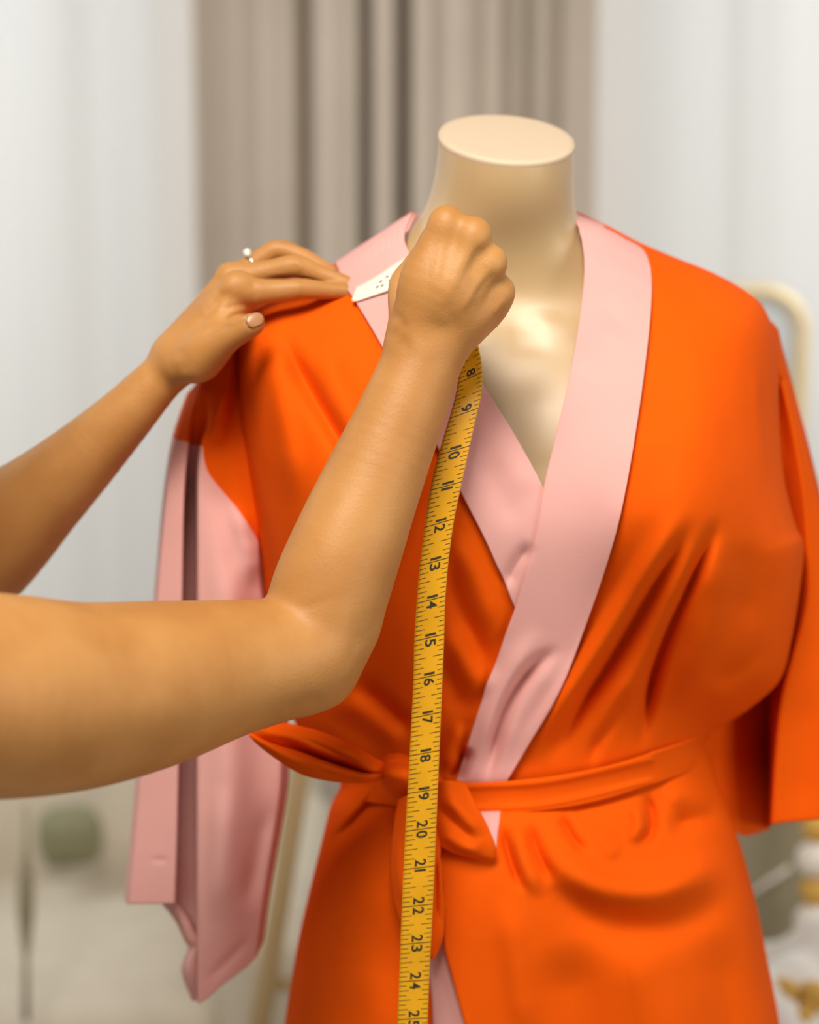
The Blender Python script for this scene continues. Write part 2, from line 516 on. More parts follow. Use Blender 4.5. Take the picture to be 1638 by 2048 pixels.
FOLDS = [
    # viewer-left chest
    ([(560, 640), (582, 705), (632, 800), (690, 900), (740, 1010)], 20, -0.015),
    ([(545, 660), (552, 760), (575, 880), (590, 1020)], 26, 0.010),
    ([(630, 670), (690, 800), (750, 920)], 30, 0.009),
    ([(476, 735), (500, 810), (502, 900), (512, 1010), (528, 1150), (540, 1250)], 17, -0.024),
    ([(720, 860), (790, 960), (850, 1050)], 40, -0.006),
    ([(470, 690), (500, 660), (520, 640)], 18, 0.004),
    # viewer-left lower bodice, gathering to the knot
    ([(880, 1040), (950, 1150), (1000, 1290)], 26, 0.007),
    ([(900, 1090), (905, 1180), (960, 1300), (985, 1370)], 24, -0.008),
    ([(880, 1240), (930, 1320), (975, 1400)], 26, 0.008),
    ([(870, 1290), (905, 1370), (940, 1440)], 26, -0.008),
    ([(660, 1390), (740, 1440), (820, 1500)], 26, 0.009),
    ([(700, 1350), (760, 1400), (830, 1470)], 20, -0.010),
    ([(930, 1440), (905, 1490), (895, 1550)], 16, 0.007),
    ([(935, 1490), (922, 1530), (905, 1565)], 13, -0.014),
    ([(600, 1442), (680, 1470), (770, 1525)], 20, 0.006),
    # viewer-right bust, folds falling to the belt
    ([(1375, 1010), (1340, 1065), (1278, 1180), (1183, 1326), (1074, 1482), (1040, 1530)], 26, 0.021),
    ([(1395, 1020), (1363, 1075), (1306, 1170), (1225, 1306), (1148, 1425), (1094, 1533)], 20, -0.022),
    ([(1420, 1060), (1375, 1150), (1300, 1290), (1230, 1410), (1180, 1510)], 24, 0.013),
    ([(1440, 1020), (1425, 1062), (1392, 1140), (1337, 1258), (1304, 1356), (1288, 1446), (1276, 1515)], 16, -0.027),
    ([(1262, 1368), (1225, 1440), (1190, 1496), (1178, 1545)], 13, -0.006),
    ([(1445, 1060), (1430, 1180), (1400, 1300), (1340, 1430)], 34, 0.011),
    ([(1490, 1070), (1500, 1180), (1480, 1260)], 46, -0.005),
    ([(1560, 1290), (1470, 1340), (1400, 1370)], 26, -0.006),
    ([(1560, 1350), (1480, 1385), (1400, 1400)], 26, 0.006),
    ([(1310, 760), (1300, 900), (1250, 1040)], 60, -0.003),
    ([(1400, 620), (1450, 800), (1480, 960)], 40, -0.003),
    ([(1525, 700), (1530, 850), (1550, 1000)], 10, -0.004),
    ([(1512, 720), (1520, 850), (1538, 980)], 14, 0.004),
    ([(1340, 1000), (1270, 1100), (1200, 1240)], 30, -0.002),
    ([(1300, 524), (1370, 545), (1440, 574), (1500, 612), (1535, 650), (1552, 710)], 7, -0.003, 'line'),
    # neckband creases
    ([(1124, 1291), (1065, 1335), (1014, 1412), (984, 1515), (970, 1575)], 13, -0.012),
    ([(1085, 1250), (1030, 1340), (985, 1440), (950, 1530)], 22, 0.005),
    ([(1140, 1300), (1080, 1370), (1030, 1450), (1000, 1540)], 20, 0.004),
    ([(1250, 640), (1190, 700), (1160, 760)], 40, -0.003),
    ([(975, 850), (1030, 930), (1065, 1000)], 26, 0.0022),
    ([(950, 900), (1000, 990), (1040, 1060)], 26, -0.002),
    ([(1065, 1080), (1030, 1130), (1010, 1180)], 15, -0.005),
    # belt line and the gathers under it
    ([(690, 1560), (800, 1590), (940, 1600), (1100, 1592), (1250, 1560), (1410, 1500)], 30, -0.010),
    ([(1002, 1640), (1015, 1700), (1045, 1790)], 11, -0.008),
    ([(1060, 1640), (1070, 1690), (1110, 1770)], 13, -0.009),
    ([(1030, 1640), (1045, 1710), (1080, 1800)], 14, 0.007),
    ([(1118, 1622), (1140, 1670), (1175, 1715)], 12, -0.009),
    ([(1070, 1640), (1120, 1725), (1200, 1775), (1310, 1785), (1410, 1745), (1480, 1690)], 34, 0.016),
    ([(1080, 1730), (1180, 1830), (1320, 1850), (1440, 1800), (1500, 1740)], 40, -0.010),
    ([(1284, 1580), (1302, 1625), (1300, 1665), (1268, 1700)], 13, -0.011),
    ([(1262, 1600), (1278, 1650), (1250, 1690)], 15, 0.007),
    ([(1320, 1600), (1380, 1590), (1440, 1600)], 24, 0.010),
    ([(1330, 1660), (1390, 1640), (1450, 1630)], 20, -0.010),
    ([(1190, 1650), (1210, 1690), (1240, 1720)], 20, 0.004),
    ([(1250, 1850), (1290, 1950), (1330, 2060), (1360, 2200)], 60, 0.010),
    ([(1120, 1880), (1150, 2000), (1180, 2200)], 60, -0.009),
    ([(1420, 1850), (1450, 1960), (1480, 2200)], 45, -0.008),
    ([(1480, 1840), (1510, 1960), (1540, 2200)], 25, 0.006),
    ([(1010, 1780), (1030, 1900), (1060, 2100)], 30, 0.006),
    # viewer-left skirt
    ([(760, 1568), (720, 1615), (650, 1692)], 26, 0.016, 'step'),
    ([(700, 1590), (680, 1640), (650, 1690)], 16, 0.006),
    ([(740, 1700), (720, 1850), (690, 2060)], 60, 0.007),
    ([(810, 1660), (800, 1850), (780, 2060)], 40, -0.006),
]


def robe_base(px, py):
    """body section of the robe before folds: depth and the share of the way in from the silhouette"""
    dl, _, _ = dist_poly(px, py, LSIL)
    dr, _, _ = dist_poly(px, py, RSIL)
    Lx = np.interp(py, LSIL[:, 1], LSIL[:, 0])
    Rx = np.interp(py, RSIL[:, 1], RSIL[:, 0])
    out = (px < Lx) | (px > Rx)
    d = np.where(out, 0, np.minimum(dl, dr))
    h = np.minimum(sinterp(py, HROW), np.maximum((Rx - Lx) / 2, 60))
    t = np.clip(d / h, 0, 1)
    D = sinterp(py, DROW)
    bust = 0.034 * np.exp(-((px - 1350) / 165) ** 2 - ((py - 1030) / np.where(py < 1030, 230, 170)) ** 2) \
        + 0.030 * np.exp(-((px - 720) / 160) ** 2 - ((py - 1030) / np.where(py < 1030, 230, 190)) ** 2)
    return YC - (D + bust) * np.sqrt(1 - (1 - t) ** 2), t, out


# the base is tabulated once and eased so that corners of the outline leave no crease
TX, TY = np.arange(380, 1724, 4.0), np.arange(400, 2600, 4.0)
tgx, tgy = np.meshgrid(TX, TY)
tb_y, tb_t, tb_out = robe_base(tgx, tgy)
wgt = (~tb_out).astype(float)
acc_y, acc_w = np.zeros_like(tb_y), np.zeros_like(tb_y)
for k in range(-12, 13):
    g_ = math.exp(-0.5 * (k / 6.0) ** 2)
    acc_y += g_ * np.roll(tb_y * wgt, k, 0)
    acc_w += g_ * np.roll(wgt, k, 0)
fade = np.clip(tb_t * 2.2, 0, 1)
tb_y = tb_y * (1 - fade) + np.where(acc_w > 1e-6, acc_y / np.maximum(acc_w, 1e-6), tb_y) * fade
tb_y[:4] = tb_y[4]


def lookup(tab, px, py):
    fx = np.clip((px - TX[0]) / 4.0, 0, len(TX) - 1.001)
    fy = np.clip((py - TY[0]) / 4.0, 0, len(TY) - 1.001)
    i, j = fy.astype(int), fx.astype(int)
    a, b = fy - i, fx - j
    return (tab[i, j] * (1 - a) + tab[i + 1, j] * a) * (1 - b) + (tab[i, j + 1] * (1 - a) + tab[i + 1, j + 1] * a) * b


def robe_y(px, py, strokes=FOLDS):
    """front surface of the robe: eased body section plus folds"""
    px = np.asarray(px, float)
    py = np.asarray(py, float)
    y = lookup(tb_y, px, py)
    if strokes:
        y = y - folds(px, py, strokes) * np.clip(lookup(tb_t, px, py) * 3.5, 0, 1)
    return y


def robe_pt(px, py, off=0.0):
    """surface point (edges were read at the plane y=YC, so move each point on its own ray)"""
    return PY(px, py, robe_y(px, py) - off)


nrow, ncol = 430, 380
pys = np.linspace(426, 2540, nrow)
uu = 0.5 - 0.5 * np.cos(np.linspace(0, np.pi, ncol))
Lx = np.interp(pys, LSIL[:, 1], LSIL[:, 0])[:, None]
Rx = np.interp(pys, RSIL[:, 1], RSIL[:, 0])[:, None]
GX = Lx + (Rx - Lx) * uu
GY = np.repeat(pys[:, None], ncol, 1)
front = robe_pt(GX, GY)
# back: a plain rounded shell from the right edge round to the left edge
nb = 70
ub = 0.5 - 0.5 * np.cos(np.linspace(0, np.pi, nb + 2)[1:-1])
BX = Rx + (Lx - Rx) * ub
tb = np.clip(np.minimum(ub, 1 - ub) / 0.42, 0, 1)
BYd = YC + interp(pys, [(424, 0.06), (520, 0.085), (700, 0.1), (1000, 0.105), (1300, 0.09), (1560, 0.085), (1750, 0.13), (2560, 0.15)])[:, None] * np.sqrt(1 - (1 - tb) ** 2)
edgeP = PY(BX, np.repeat(pys[:, None], nb, 1), YC)
back = edgeP.copy()
back[..., 1] = BYd
shell = np.concatenate([front, back], 1)
VCUT = [(700, 380), (800, 490), (860, 640), (930, 770), (1000, 880), (1075, 1000), (1100, 1000), (1150, 860), (1180, 720), (1200, 560), (1185, 480), (1260, 380)]
keep = np.ones(shell.shape[:2], bool)
keep[:, :ncol] = ~inside(GX, GY, VCUT)
keep[:, ncol:] &= ~((np.repeat(pys[:, None], nb, 1) < 455) & (BX > 835) & (BX < 1145))
grid_obj('robe_body', shell, M_ORANGE, robe, close_u=True, solid=0.0012, keep=keep, label='orange body of the robe')


def band(name, inner, outer, n, m, off, mat, parent, thick=0.0022, bulge=0.0, **kw):
    A = resample(inner, n)
    B = resample(outer, n)
    s = np.linspace(0, 1, m)[None, :, None]
    Q = A[:, None] * (1 - s) + B[:, None] * s
    o = off if np.isscalar(off) else off
    P = robe_pt(Q[..., 0], Q[..., 1], o + bulge * np.sin(np.pi * s[..., 0]))
    return grid_obj(name, P, mat, parent, solid=thick, offset=1.0, **kw)


# left neckband (under), then right neckband (over)
LI = [(826, 428), (810, 470), (818, 505), (850, 562), (900, 652), (960, 762), (1020, 857), (1085, 972), (1140, 1080)]
LO = [(673, 527), (693, 575), (716, 612), (770, 705), (870, 888), (926, 995), (975, 1090), (1030, 1215), (1060, 1285)]
band('neckband', LI, LO, 200, 50, 0.004, M_PINK, robe, label='pale pink neckband on the underlapping side')
RI = [(1150, 429), (1165, 480), (1169, 545), (1156, 660), (1134, 775), (1107, 890), (1088, 972), (1074, 1058), (1055, 1132), (1030, 1220), (1000, 1302), (958, 1418), (912, 1566), (905, 1590)]
RO = [(1151, 426), (1218, 455), (1274, 488), (1296, 516), (1304, 565), (1300, 645), (1286, 765), (1270, 872), (1250, 982), (1225, 1090), (1190, 1200), (1140, 1330), (1080, 1450), (1012, 1566), (1003, 1590)]
band('neckband', RI, RO, 280, 60, 0.0085, M_PINK, robe, label='pale pink neckband on the overlapping side')
# band behind the neck
a0, a1 = PY(830, 428, YC), PY(1150, 428, YC)
tt = np.linspace(0, np.pi, 40)
mid = (a0 + a1) / 2
hwx = (a1[0] - a0[0]) / 2
arc = np.stack([mid[0] - hwx * np.cos(tt), YC + 0.075 * np.sin(tt), np.full(40, mid[2])], 1)
BB = np.stack([arc + np.array([0, 0, 0.0]), arc * 1.0 + np.stack([-0.012 * np.cos(tt), 0.014 * np.sin(tt), np.full(40, -0.035)], 1)], 1)
grid_obj('neckband', BB, M_PINK, robe, solid=0.003, label='pale pink neckband behind the neck')

# overlapping skirt flap and the pink facing that shows beside it
FI = [(985, 1600), (968, 1640), (930, 1680), (880, 1712), (868, 1750), (872, 1810), (890, 1900), (930, 2048), (985, 2250), (1040, 2520)]
FO = [(1150, 1600), (1190, 1640), (1230, 1690), (1250, 1720), (1270, 1760), (1280, 1810), (1290, 1900), (1310, 2048), (1330, 2250), (1350, 2520)]
A, B = resample(FI, 200), resample(FO, 200)
s = np.linspace(0, 1, 60)[None, :, None]
Q = A[:, None] * (1 - s) + B[:, None] * s
fo = (0.010 * (1 - s[..., 0] ** 2) - 0.004 * s[..., 0] ** 4) * np.ones((200, 1))
grid_obj('skirt_flap', robe_pt(Q[..., 0], Q[..., 1], fo), M_ORANGE, robe, solid=0.0015, label='orange front flap of the skirt')
band('facing', [(836, 1740), (846, 1850), (858, 1950), (866, 2060), (880, 2520)], [(885, 1740), (905, 1850), (925, 1950), (950, 2060), (1040, 2520)], 60, 14, 0.003, M_PINK, robe, label='pink inner facing beside the front flap')
band('facing', [(958, 1600), (966, 1650), (988, 1700)], [(1002, 1600), (998, 1650), (992, 1700)], 20, 10, 0.0125, M_PINK, robe, label='small pink wedge below the belt')
# shoulder seam on the viewer-right side
seam = resample([(1303, 522), (1370, 545), (1440, 574), (1500, 612), (1535, 650), (1552, 710), (1558, 770)], 50)
tube('shoulder_seam', robe_pt(seam[:, 0], seam[:, 1], 0.0003), 0.0007, M_ORANGE, robe, sides=6)

# ---- viewer-left sleeve: orange cap above, pink below with a deep pleat
# columns: A left edge, B strip edge, C pleat bottom (left), D pleat bottom (right), E ridge, F mid panel, G right edge, H behind
SL_ROWS = {  # py : list of (px, Y)
    670: [(424, 0.06), (432, 0.02), (437, 0.010), (442, 0.004), (450, -0.006), (468, -0.010), (484, 0.004), (494, 0.05)],
    735: [(398, 0.06), (408, 0.01), (414, -0.004), (420, -0.010), (432, -0.018), (460, -0.022), (484, 0.0), (494, 0.05)],
    800: [(372, 0.06), (384, 0.01), (392, -0.008), (400, -0.016), (418, -0.026), (455, -0.030), (490, -0.002), (510, 0.05)],
    880: [(343, 0.05), (350, 0.004), (372, -0.004), (380, 0.006), (394, 0.008), (401, -0.012), (500, -0.010), (524, 0.05)],
    1000: [(328, 0.05), (335, -0.010), (364, -0.013), (366, 0.054), (394, 0.050), (399, -0.016), (515, -0.006), (540, 0.05)],
    1150: [(315, 0.05), (322, -0.012), (362, -0.016), (364, 0.058), (394, 0.054), (399, -0.018), (512, -0.006), (545, 0.05)],
    1400: [(292, 0.05), (300, -0.014), (357, -0.018), (359, 0.058), (394, 0.054), (399, -0.018), (554, 0.006), (570, 0.05)],
    1560: [(274, 0.05), (282, -0.014), (353, -0.018), (355, 0.058), (392, 0.054), (398, -0.018), (562, 0.006), (577, 0.05)],
    1700: [(262, 0.05), (270, -0.014), (350, -0.018), (352, 0.056), (392, 0.052), (398, -0.018), (540, 0.006), (552, 0.05)],
    1810: [(250, 0.05), (258, -0.014), (346, -0.018), (348, 0.052), (392, 0.040), (398, -0.016), (522, 0.006), (532, 0.05)],
    2010: [(246, 0.05), (254, -0.014), (342, -0.018), (344, 0.044), (394, 0.020), (399, -0.012), (500, 0.006), (508, 0.05)],
}
rk = np.array(sorted(SL_ROWS))
RC = np.array([SL_ROWS[k] for k in rk], float)            # rows x 8 x 2


def sleeve_xy(u, py):
    """u in 0..7 across the sleeve, py picture row -> px, Y"""
    q = np.stack([np.stack([sinterp(py, np.c_[rk, RC[:, c, k]], 40) for c in range(8)], -1) for k in (0, 1)], -1)
    i = np.clip(u.astype(int), 0, 6)
    f = u - i
    f = f * f * (3 - 2 * f) * 0.55 + f * 0.45
    a = np.take_along_axis(q, i[..., None, None].repeat(2, -1), -2)[..., 0, :]
    b = np.take_along_axis(q, (i + 1)[..., None, None].repeat(2, -1), -2)[..., 0, :]
    r = a + (b - a) * f[..., None]
    return r[..., 0], r[..., 1]


uq = np.linspace(0, 7, 150)
seam_y = np.interp(uq, [0, 1, 2, 3, 4, 5, 5.2, 5.4, 5.6, 5.8, 6, 6.4, 7], [876, 880, 884, 888, 889, 893, 945, 978, 1012, 1055, 1085, 1150, 1260])
hem_y = np.interp(uq, [0, 0.6, 2.0, 2.3, 3.0, 3.5, 3.9, 4.3, 4.8, 5.0, 5.2, 5.5, 6.0, 6.6, 7], [1790, 1808, 1806, 1798, 1812, 1862, 1900, 1960, 2002, 2007, 1996, 1962, 1912, 1892, 1880])
top_y = np.interp(uq, [0, 1, 3, 5, 6, 7], [790, 768, 738, 690, 672, 680])
SLF = [([(455, 860), (458, 1000), (455, 1300), (458, 1560), (450, 1750), (440, 2000)], 44, 0.018), ([(430, 930), (460, 1100), (455, 1190)], 22, -0.004), ([(470, 1000), (495, 1090), (500, 1180)], 20, 0.006), ([(540, 1590), (515, 1700), (490, 1830)], 20, -0.004),
       ([(450, 1560), (440, 1700), (430, 1850)], 24, 0.004), ([(300, 1720), (340, 1718)], 6, -0.001), ([(405, 1965), (450, 1925), (500, 1870)], 10, -0.0015), ([(446, 760), (440, 830), (430, 900)], 16, 0.006),
       ([(420, 780), (410, 850), (400, 880)], 10, -0.004), ([(480, 1110), (505, 1100), (520, 1150)], 14, 0.0015)]


def sleeve_patch(name, ya, yb, n, mat, off=0.0, **kw):
    v = np.linspace(0, 1, n)[:, None]
    pyg = ya[None] * (1 - v) + yb[None] * v
    ug = np.repeat(uq[None], n, 0)
    px, Y = sleeve_xy(ug, pyg)
    # close the sleeve behind with a plain back
    Y = Y - folds(px, pyg, SLF) - off
    P = PY(px, pyg, Y)
    pxb = px[:, ::-1][:, 1:-1]
    pyb = pyg[:, ::-1][:, 1:-1]
    Pb = PY(pxb, pyb, np.full_like(pxb, 0.06))
    Pb[..., 1] = 0.072 + 0.012 * np.sin(np.linspace(0, np.pi, pxb.shape[1]))[None]
    return grid_obj(name, np.concatenate([P, Pb], 1), mat, robe, close_u=True, solid=0.0014, **kw)


sleeve_patch('sleeve_cap', top_y, seam_y + 4, 60, M_ORANGE, label='orange upper part of the pink sleeve')
sleeve_patch('sleeve', seam_y, hem_y, 260, M_PINK, off=0.001, label='pink sleeve hanging below the raised hand')
# folded hem inside the pleat
hm = resample([(326, 1806), (352, 1838), (372, 1880), (380, 1897), (366, 1940), (386, 2000)], 40)
hm2 = resample([(352, 1800), (376, 1832), (394, 1872), (400, 1890), (398, 1930), (402, 2000)], 40)
HP = np.stack([PY(hm[:, 0], hm[:, 1], 0.012), PY((hm[:, 0] + hm2[:, 0]) / 2, (hm[:, 1] + hm2[:, 1]) / 2, -0.004), PY(hm2[:, 0], hm2[:, 1], 0.012)], 1)
grid_obj('sleeve_hem', HP, M_PINK, robe, solid=0.0014)

# ---- viewer-right sleeve, orange, falling behind the bodice
RS = {  # py: (px,Y) across
    640: [(1490, 0.05), (1505, 0.035), (1520, 0.030), (1532, 0.030), (1540, 0.04), (1546, 0.07)],
    760: [(1500, 0.05), (1530, 0.045), (1552, 0.040), (1564, 0.030), (1572, 0.04), (1580, 0.08)],
    880: [(1490, 0.05), (1530, 0.045), (1565, 0.040), (1590, 0.030), (1604, 0.04), (1612, 0.08)],
    1000: [(1470, 0.05), (1530, 0.050), (1575, 0.045), (1610, 0.030), (1632, 0.04), (1642, 0.09)],
    1200: [(1440, 0.045), (1500, 0.06), (1570, 0.075), (1622, 0.025), (1668, 0.035), (1682, 0.09)],
    1400: [(1405, 0.035), (1460, 0.060), (1535, 0.110), (1562, 0.020), (1690, 0.020), (1712, 0.12)],
    1560: [(1420, 0.030), (1470, 0.055), (1540, 0.125), (1550, 0.012), (1700, 0.010), (1730, 0.13)],
    1700: [(1440, 0.030), (1480, 0.050), (1537, 0.125), (1543, 0.008), (1705, 0.006), (1740, 0.13)],
}
rk2 = np.array(sorted(RS))
RC2 = np.array([RS[k] for k in rk2], float)
uq2 = np.linspace(0, 5, 110)
hem2 = np.interp(uq2, [0, 1, 1.3, 2, 3, 4, 5], [1640, 1668, 1672, 1656, 1648, 1632, 1628])
top2 = np.interp(uq2, [0, 1, 2, 3, 4, 5], [640, 636, 634, 640, 650, 660])
v = np.linspace(0, 1, 160)[:, None]
pyg = top2[None] * (1 - v) + hem2[None] * v
q = np.stack([np.stack([sinterp(pyg, np.c_[rk2, RC2[:, c, k]], 40) for c in range(6)], -1) for k in (0, 1)], -1)
ug = np.repeat(uq2[None], 160, 0)
i_ = np.clip(ug.astype(int), 0, 4)
f_ = ug - i_
f_ = f_ * f_ * (3 - 2 * f_) * 0.6 + f_ * 0.4
qa = np.take_along_axis(q, i_[..., None, None].repeat(2, -1), -2)[..., 0, :]
qb = np.take_along_axis(q, (i_ + 1)[..., None, None].repeat(2, -1), -2)[..., 0, :]
r_ = qa + (qb - qa) * f_[..., None]
RSF = [([(1556, 700), (1562, 800), (1580, 950)], 10, -0.003), ([(1548, 764), (1572, 758)], 6, -0.004), ([(1620, 1350), (1610, 1500), (1600, 1650)], 30, -0.004)]
Pf = PY(r_[..., 0], pyg, r_[..., 1] - folds(r_[..., 0], pyg, RSF))
pb = r_[..., 0][:, ::-1][:, 1:-1]
Pb = PY(pb, pyg[:, ::-1][:, 1:-1], np.full_like(pb, 0.13))
Pb[..., 1] = 0.14 + 0.02 * np.sin(np.linspace(0, np.pi, pb.shape[1]))[None]
grid_obj('sleeve', np.concatenate([Pf, Pb], 1), M_ORANGE, robe, close_u=True, solid=0.0014, label='orange sleeve beside the mirror')

# ================================================================== belt
belt = thing('belt', tuple(robe_pt(783, 1552)), 'orange cloth belt tied in a bow at the waist of the robe', 'belt')


def cloth_patch(name, rows_px, n, m, mat, parent, solid=0.0018, strokes=None, **kw):
    """rows_px: list of cross rows, each a list of (px,py,Y)"""
    R = np.array([resample(r, m) for r in rows_px])
    Q = np.stack([resample(R[:, j], n) for j in range(m)], 1)
    Y = Q[..., 2]
    if strokes:
        Y = Y - folds(Q[..., 0], Q[..., 1], strokes)
    return grid_obj(name, PY(Q[..., 0], Q[..., 1], Y), mat, parent, solid=solid, offset=0.0, **kw)


BT = [(800, 1548), (860, 1558), (930, 1564), (1000, 1563), (1100, 1553), (1200, 1535), (1290, 1511), (1360, 1488), (1412, 1468)]
BBm = [(800, 1612), (860, 1622), (930, 1630), (1000, 1629), (1100, 1620), (1200, 1601), (1290, 1574), (1370, 1546), (1424, 1522)]
A, B = resample(BT, 140), resample(BBm, 140)
s = np.linspace(0, 1, 24)[None, :, None]
Q = A[:, None] * (1 - s) + B[:, None] * s
NOF = [f for f in FOLDS if f[0][0][1] < 1000][:1]
Yb = robe_y(Q[..., 0], Q[..., 1], None) - 0.013 + 0.007 * s[..., 0]
fadein = np.clip((Q[..., 0] - 1310) / 110, 0, 1)
Yb = Yb - folds(Q[..., 0], Q[..., 1], [([(930, 1574), (1100, 1563), (1300, 1519)], 7, 0.002, 'line'), ([(930, 1618), (1100, 1608), (1300, 1562)], 6, 0.0016, 'line'),
                                      ([(940, 1600), (1100, 1590), (1300, 1545)], 18, -0.001, 'line')]) + 0.006 * fadein
grid_obj('sash', PY(Q[..., 0], Q[..., 1], Yb), M_ORANGE, belt, solid=0.003)
# the same sash on the viewer-left side of the knot and round the back
A, B = resample([(684, 1528), (720, 1538), (780, 1546), (830, 1550)], 40), resample([(690, 1586), (720, 1600), (780, 1610), (830, 1615)], 40)
Q = A[:, None] * (1 - s) + B[:, None] * s
grid_obj('sash', PY(Q[..., 0], Q[..., 1], robe_y(Q[..., 0], Q[..., 1], None) - 0.003), M_ORANGE, belt, solid=0.003)
l0, r0 = PY(686, 1555, YC), PY(1414, 1495, YC)
tt = np.linspace(0, np.pi, 50)
bk = np.stack([(l0[0] + r0[0]) / 2 + (r0[0] - l0[0]) / 2 * np.cos(tt) * 1.01, YC + 0.092 * np.sin(tt), r0[2] + (l0[2] - r0[2]) * tt / np.pi], 1)
grid_obj('sash', np.stack([bk + (0, 0, 0.012), bk - (0, 0, 0.012)], 1), M_ORANGE, belt, solid=0.003)

# knot
KN = [[(752, 1528, -0.088), (762, 1545, -0.106), (768, 1565, -0.088)],
      [(775, 1512, -0.092), (782, 1548, -0.122), (790, 1590, -0.096)],
      [(805, 1512, -0.094), (815, 1552, -0.126), (822, 1602, -0.100)],
      [(840, 1530, -0.094), (850, 1562, -0.124), (856, 1606, -0.100)],
      [(875, 1550, -0.090), (886, 1572, -0.114), (892, 1600, -0.092)]]
cloth_patch('knot', KN, 60, 40, M_ORANGE, belt, 0.004, [([(760, 1540), (800, 1530), (850, 1550)], 7, -0.004), ([(765, 1560), (810, 1575), (860, 1590)], 7, -0.003), ([(765, 1548), (820, 1552)], 9, 0.002)])
# bow loop to the viewer-left: upper and lower cloth meeting at the tip
UP_ = [[(498, 1466, -0.105), (520, 1452, -0.112), (548, 1446, -0.098)], [(520, 1480, -0.112), (548, 1467, -0.122), (575, 1449, -0.104)],
       [(590, 1502, -0.106), (610, 1489, -0.124), (632, 1462, -0.108)], [(660, 1527, -0.104), (680, 1512, -0.124), (700, 1488, -0.110)],
       [(725, 1545, -0.104), (735, 1535, -0.120), (742, 1512, -0.108)], [(764, 1552, -0.106), (766, 1545, -0.112), (768, 1528, -0.106)]]
LW_ = [[(499, 1464, -0.104), (498, 1468, -0.107), (500, 1472, -0.110)], [(518, 1474, -0.102), (528, 1486, -0.124), (534, 1502, -0.118)],
       [(585, 1494, -0.098), (590, 1516, -0.132), (600, 1545, -0.122)], [(655, 1522, -0.098), (658, 1535, -0.134), (665, 1561, -0.122)],
       [(720, 1540, -0.098), (722, 1550, -0.126), (726, 1564, -0.116)], [(764, 1545, -0.104), (764, 1550, -0.114), (766, 1556, -0.108)]]
BL = [([(525, 1467), (590, 1490), (660, 1520), (740, 1545)], 9, -0.010), ([(560, 1488), (640, 1526), (740, 1552)], 6, 0.004), ([(590, 1470), (670, 1505), (750, 1540)], 7, -0.004), ([(560, 1455), (640, 1480), (740, 1522)], 8, 0.003), ([(620, 1535), (690, 1552), (745, 1552)], 8, -0.004), ([(650, 1530), (720, 1545), (758, 1550)], 5, -0.004)]
cloth_patch('bow_loop', UP_, 90, 24, M_ORANGE, belt, 0.002, BL)
cloth_patch('bow_loop', LW_, 90, 24, M_ORANGE, belt, 0.002, BL)
# hanging loop behind the tape
HL = [[(800, 1600, -0.110), (825, 1590, -0.122), (868, 1590, -0.112)], [(789, 1670, -0.116), (828, 1665, -0.136), (874, 1660, -0.126)], [(784, 1745, -0.122), (832, 1745, -0.142), (883, 1740, -0.132)],
      [(796, 1820, -0.126), (840, 1825, -0.146), (886, 1820, -0.136)], [(822, 1876, -0.128), (852, 1880, -0.146), (883, 1870, -0.138)], [(850, 1908, -0.130), (864, 1915, -0.140), (874, 1896, -0.136)]]
cloth_patch('bow_loop', HL, 90, 30, M_ORANGE, belt, 0.004, [([(880, 1690), (884, 1760), (884, 1850)], 6, 0.003), ([(870, 1700), (872, 1780), (870, 1860)], 7, -0.003), ([(800, 1660), (800, 1740), (815, 1820)], 10, 0.003)])
# short tail crossing to the lower right
TL = [[(868, 1568, -0.118), (895, 1562, -0.126), (928, 1567, -0.116)], [(868, 1625, -0.124), (905, 1612, -0.134), (945, 1600, -0.122)], [(872, 1678, -0.126), (925, 1655, -0.136), (966, 1640, -0.124)],
      [(900, 1700, -0.126), (948, 1686, -0.134), (982, 1672, -0.126)], [(945, 1714, -0.124), (968, 1708, -0.130), (990, 1694, -0.126)], [(968, 1718, -0.122), (982, 1716, -0.126), (990, 1712, -0.124)]]
cloth_patch('tail', TL, 80, 40, M_ORANGE, belt, 0.003, [([(872, 1600), (905, 1640), (960, 1690)], 14, -0.006), ([(885, 1585), (925, 1625), (970, 1675)], 12, 0.004), ([(880, 1660), (920, 1690), (965, 1705)], 9, 0.003)])

# ================================================================== tape measure
tape = thing('tape_measure', tuple(PY(840, 1400, -0.165)), 'yellow cloth tape measure with black inch numbers held in the fist', 'tape measure')
TE = np.array([  # py_left, left px, right px, py_right, Y
    (690, 905, 948, 662, -0.132), (716, 921, 957, 694, -0.136), (742, 919, 964, 734, -0.142), (790, 911, 963, 786, -0.150), (827, 901, 953, 831, -0.156), (905, 878, 937, 903, -0.162), (972, 862, 922, 974, -0.166),
    (1048, 850, 907, 1046, -0.168), (1134, 839, 896, 1132, -0.169), (1210, 833, 890, 1210, -0.170), (1285, 828.5, 888, 1285, -0.170), (1380, 826, 884, 1380, -0.170), (1570, 816, 876, 1570, -0.170),
    (1760, 806, 868, 1760, -0.170), (1948, 799, 859, 1950, -0.170), (2048, 795, 855, 2050, -0.170), (2250, 786, 847, 2252, -0.169), (2420, 778, 840, 2422, -0.168)], float)
TLp = resample(np.c_[TE[:, 1], TE[:, 0], TE[:, 4]], 400)
TRp = resample(np.c_[TE[:, 2], TE[:, 3], TE[:, 4]], 400)
TLw = PY(TLp[:, 0], TLp[:, 1], TLp[:, 2])
TRw = PY(TRp[:, 0], TRp[:, 1], TRp[:, 2])
# tilt at the top where the tape leaves the fist
s = np.linspace(0, 1, 9)
TG = TLw[:, None] * (1 - s[None, :, None]) + TRw[:, None] * s[None, :, None]
grid_obj('ribbon', TG, M_YEL, tape, solid=0.0005, offset=0.0, label='yellow printed face')
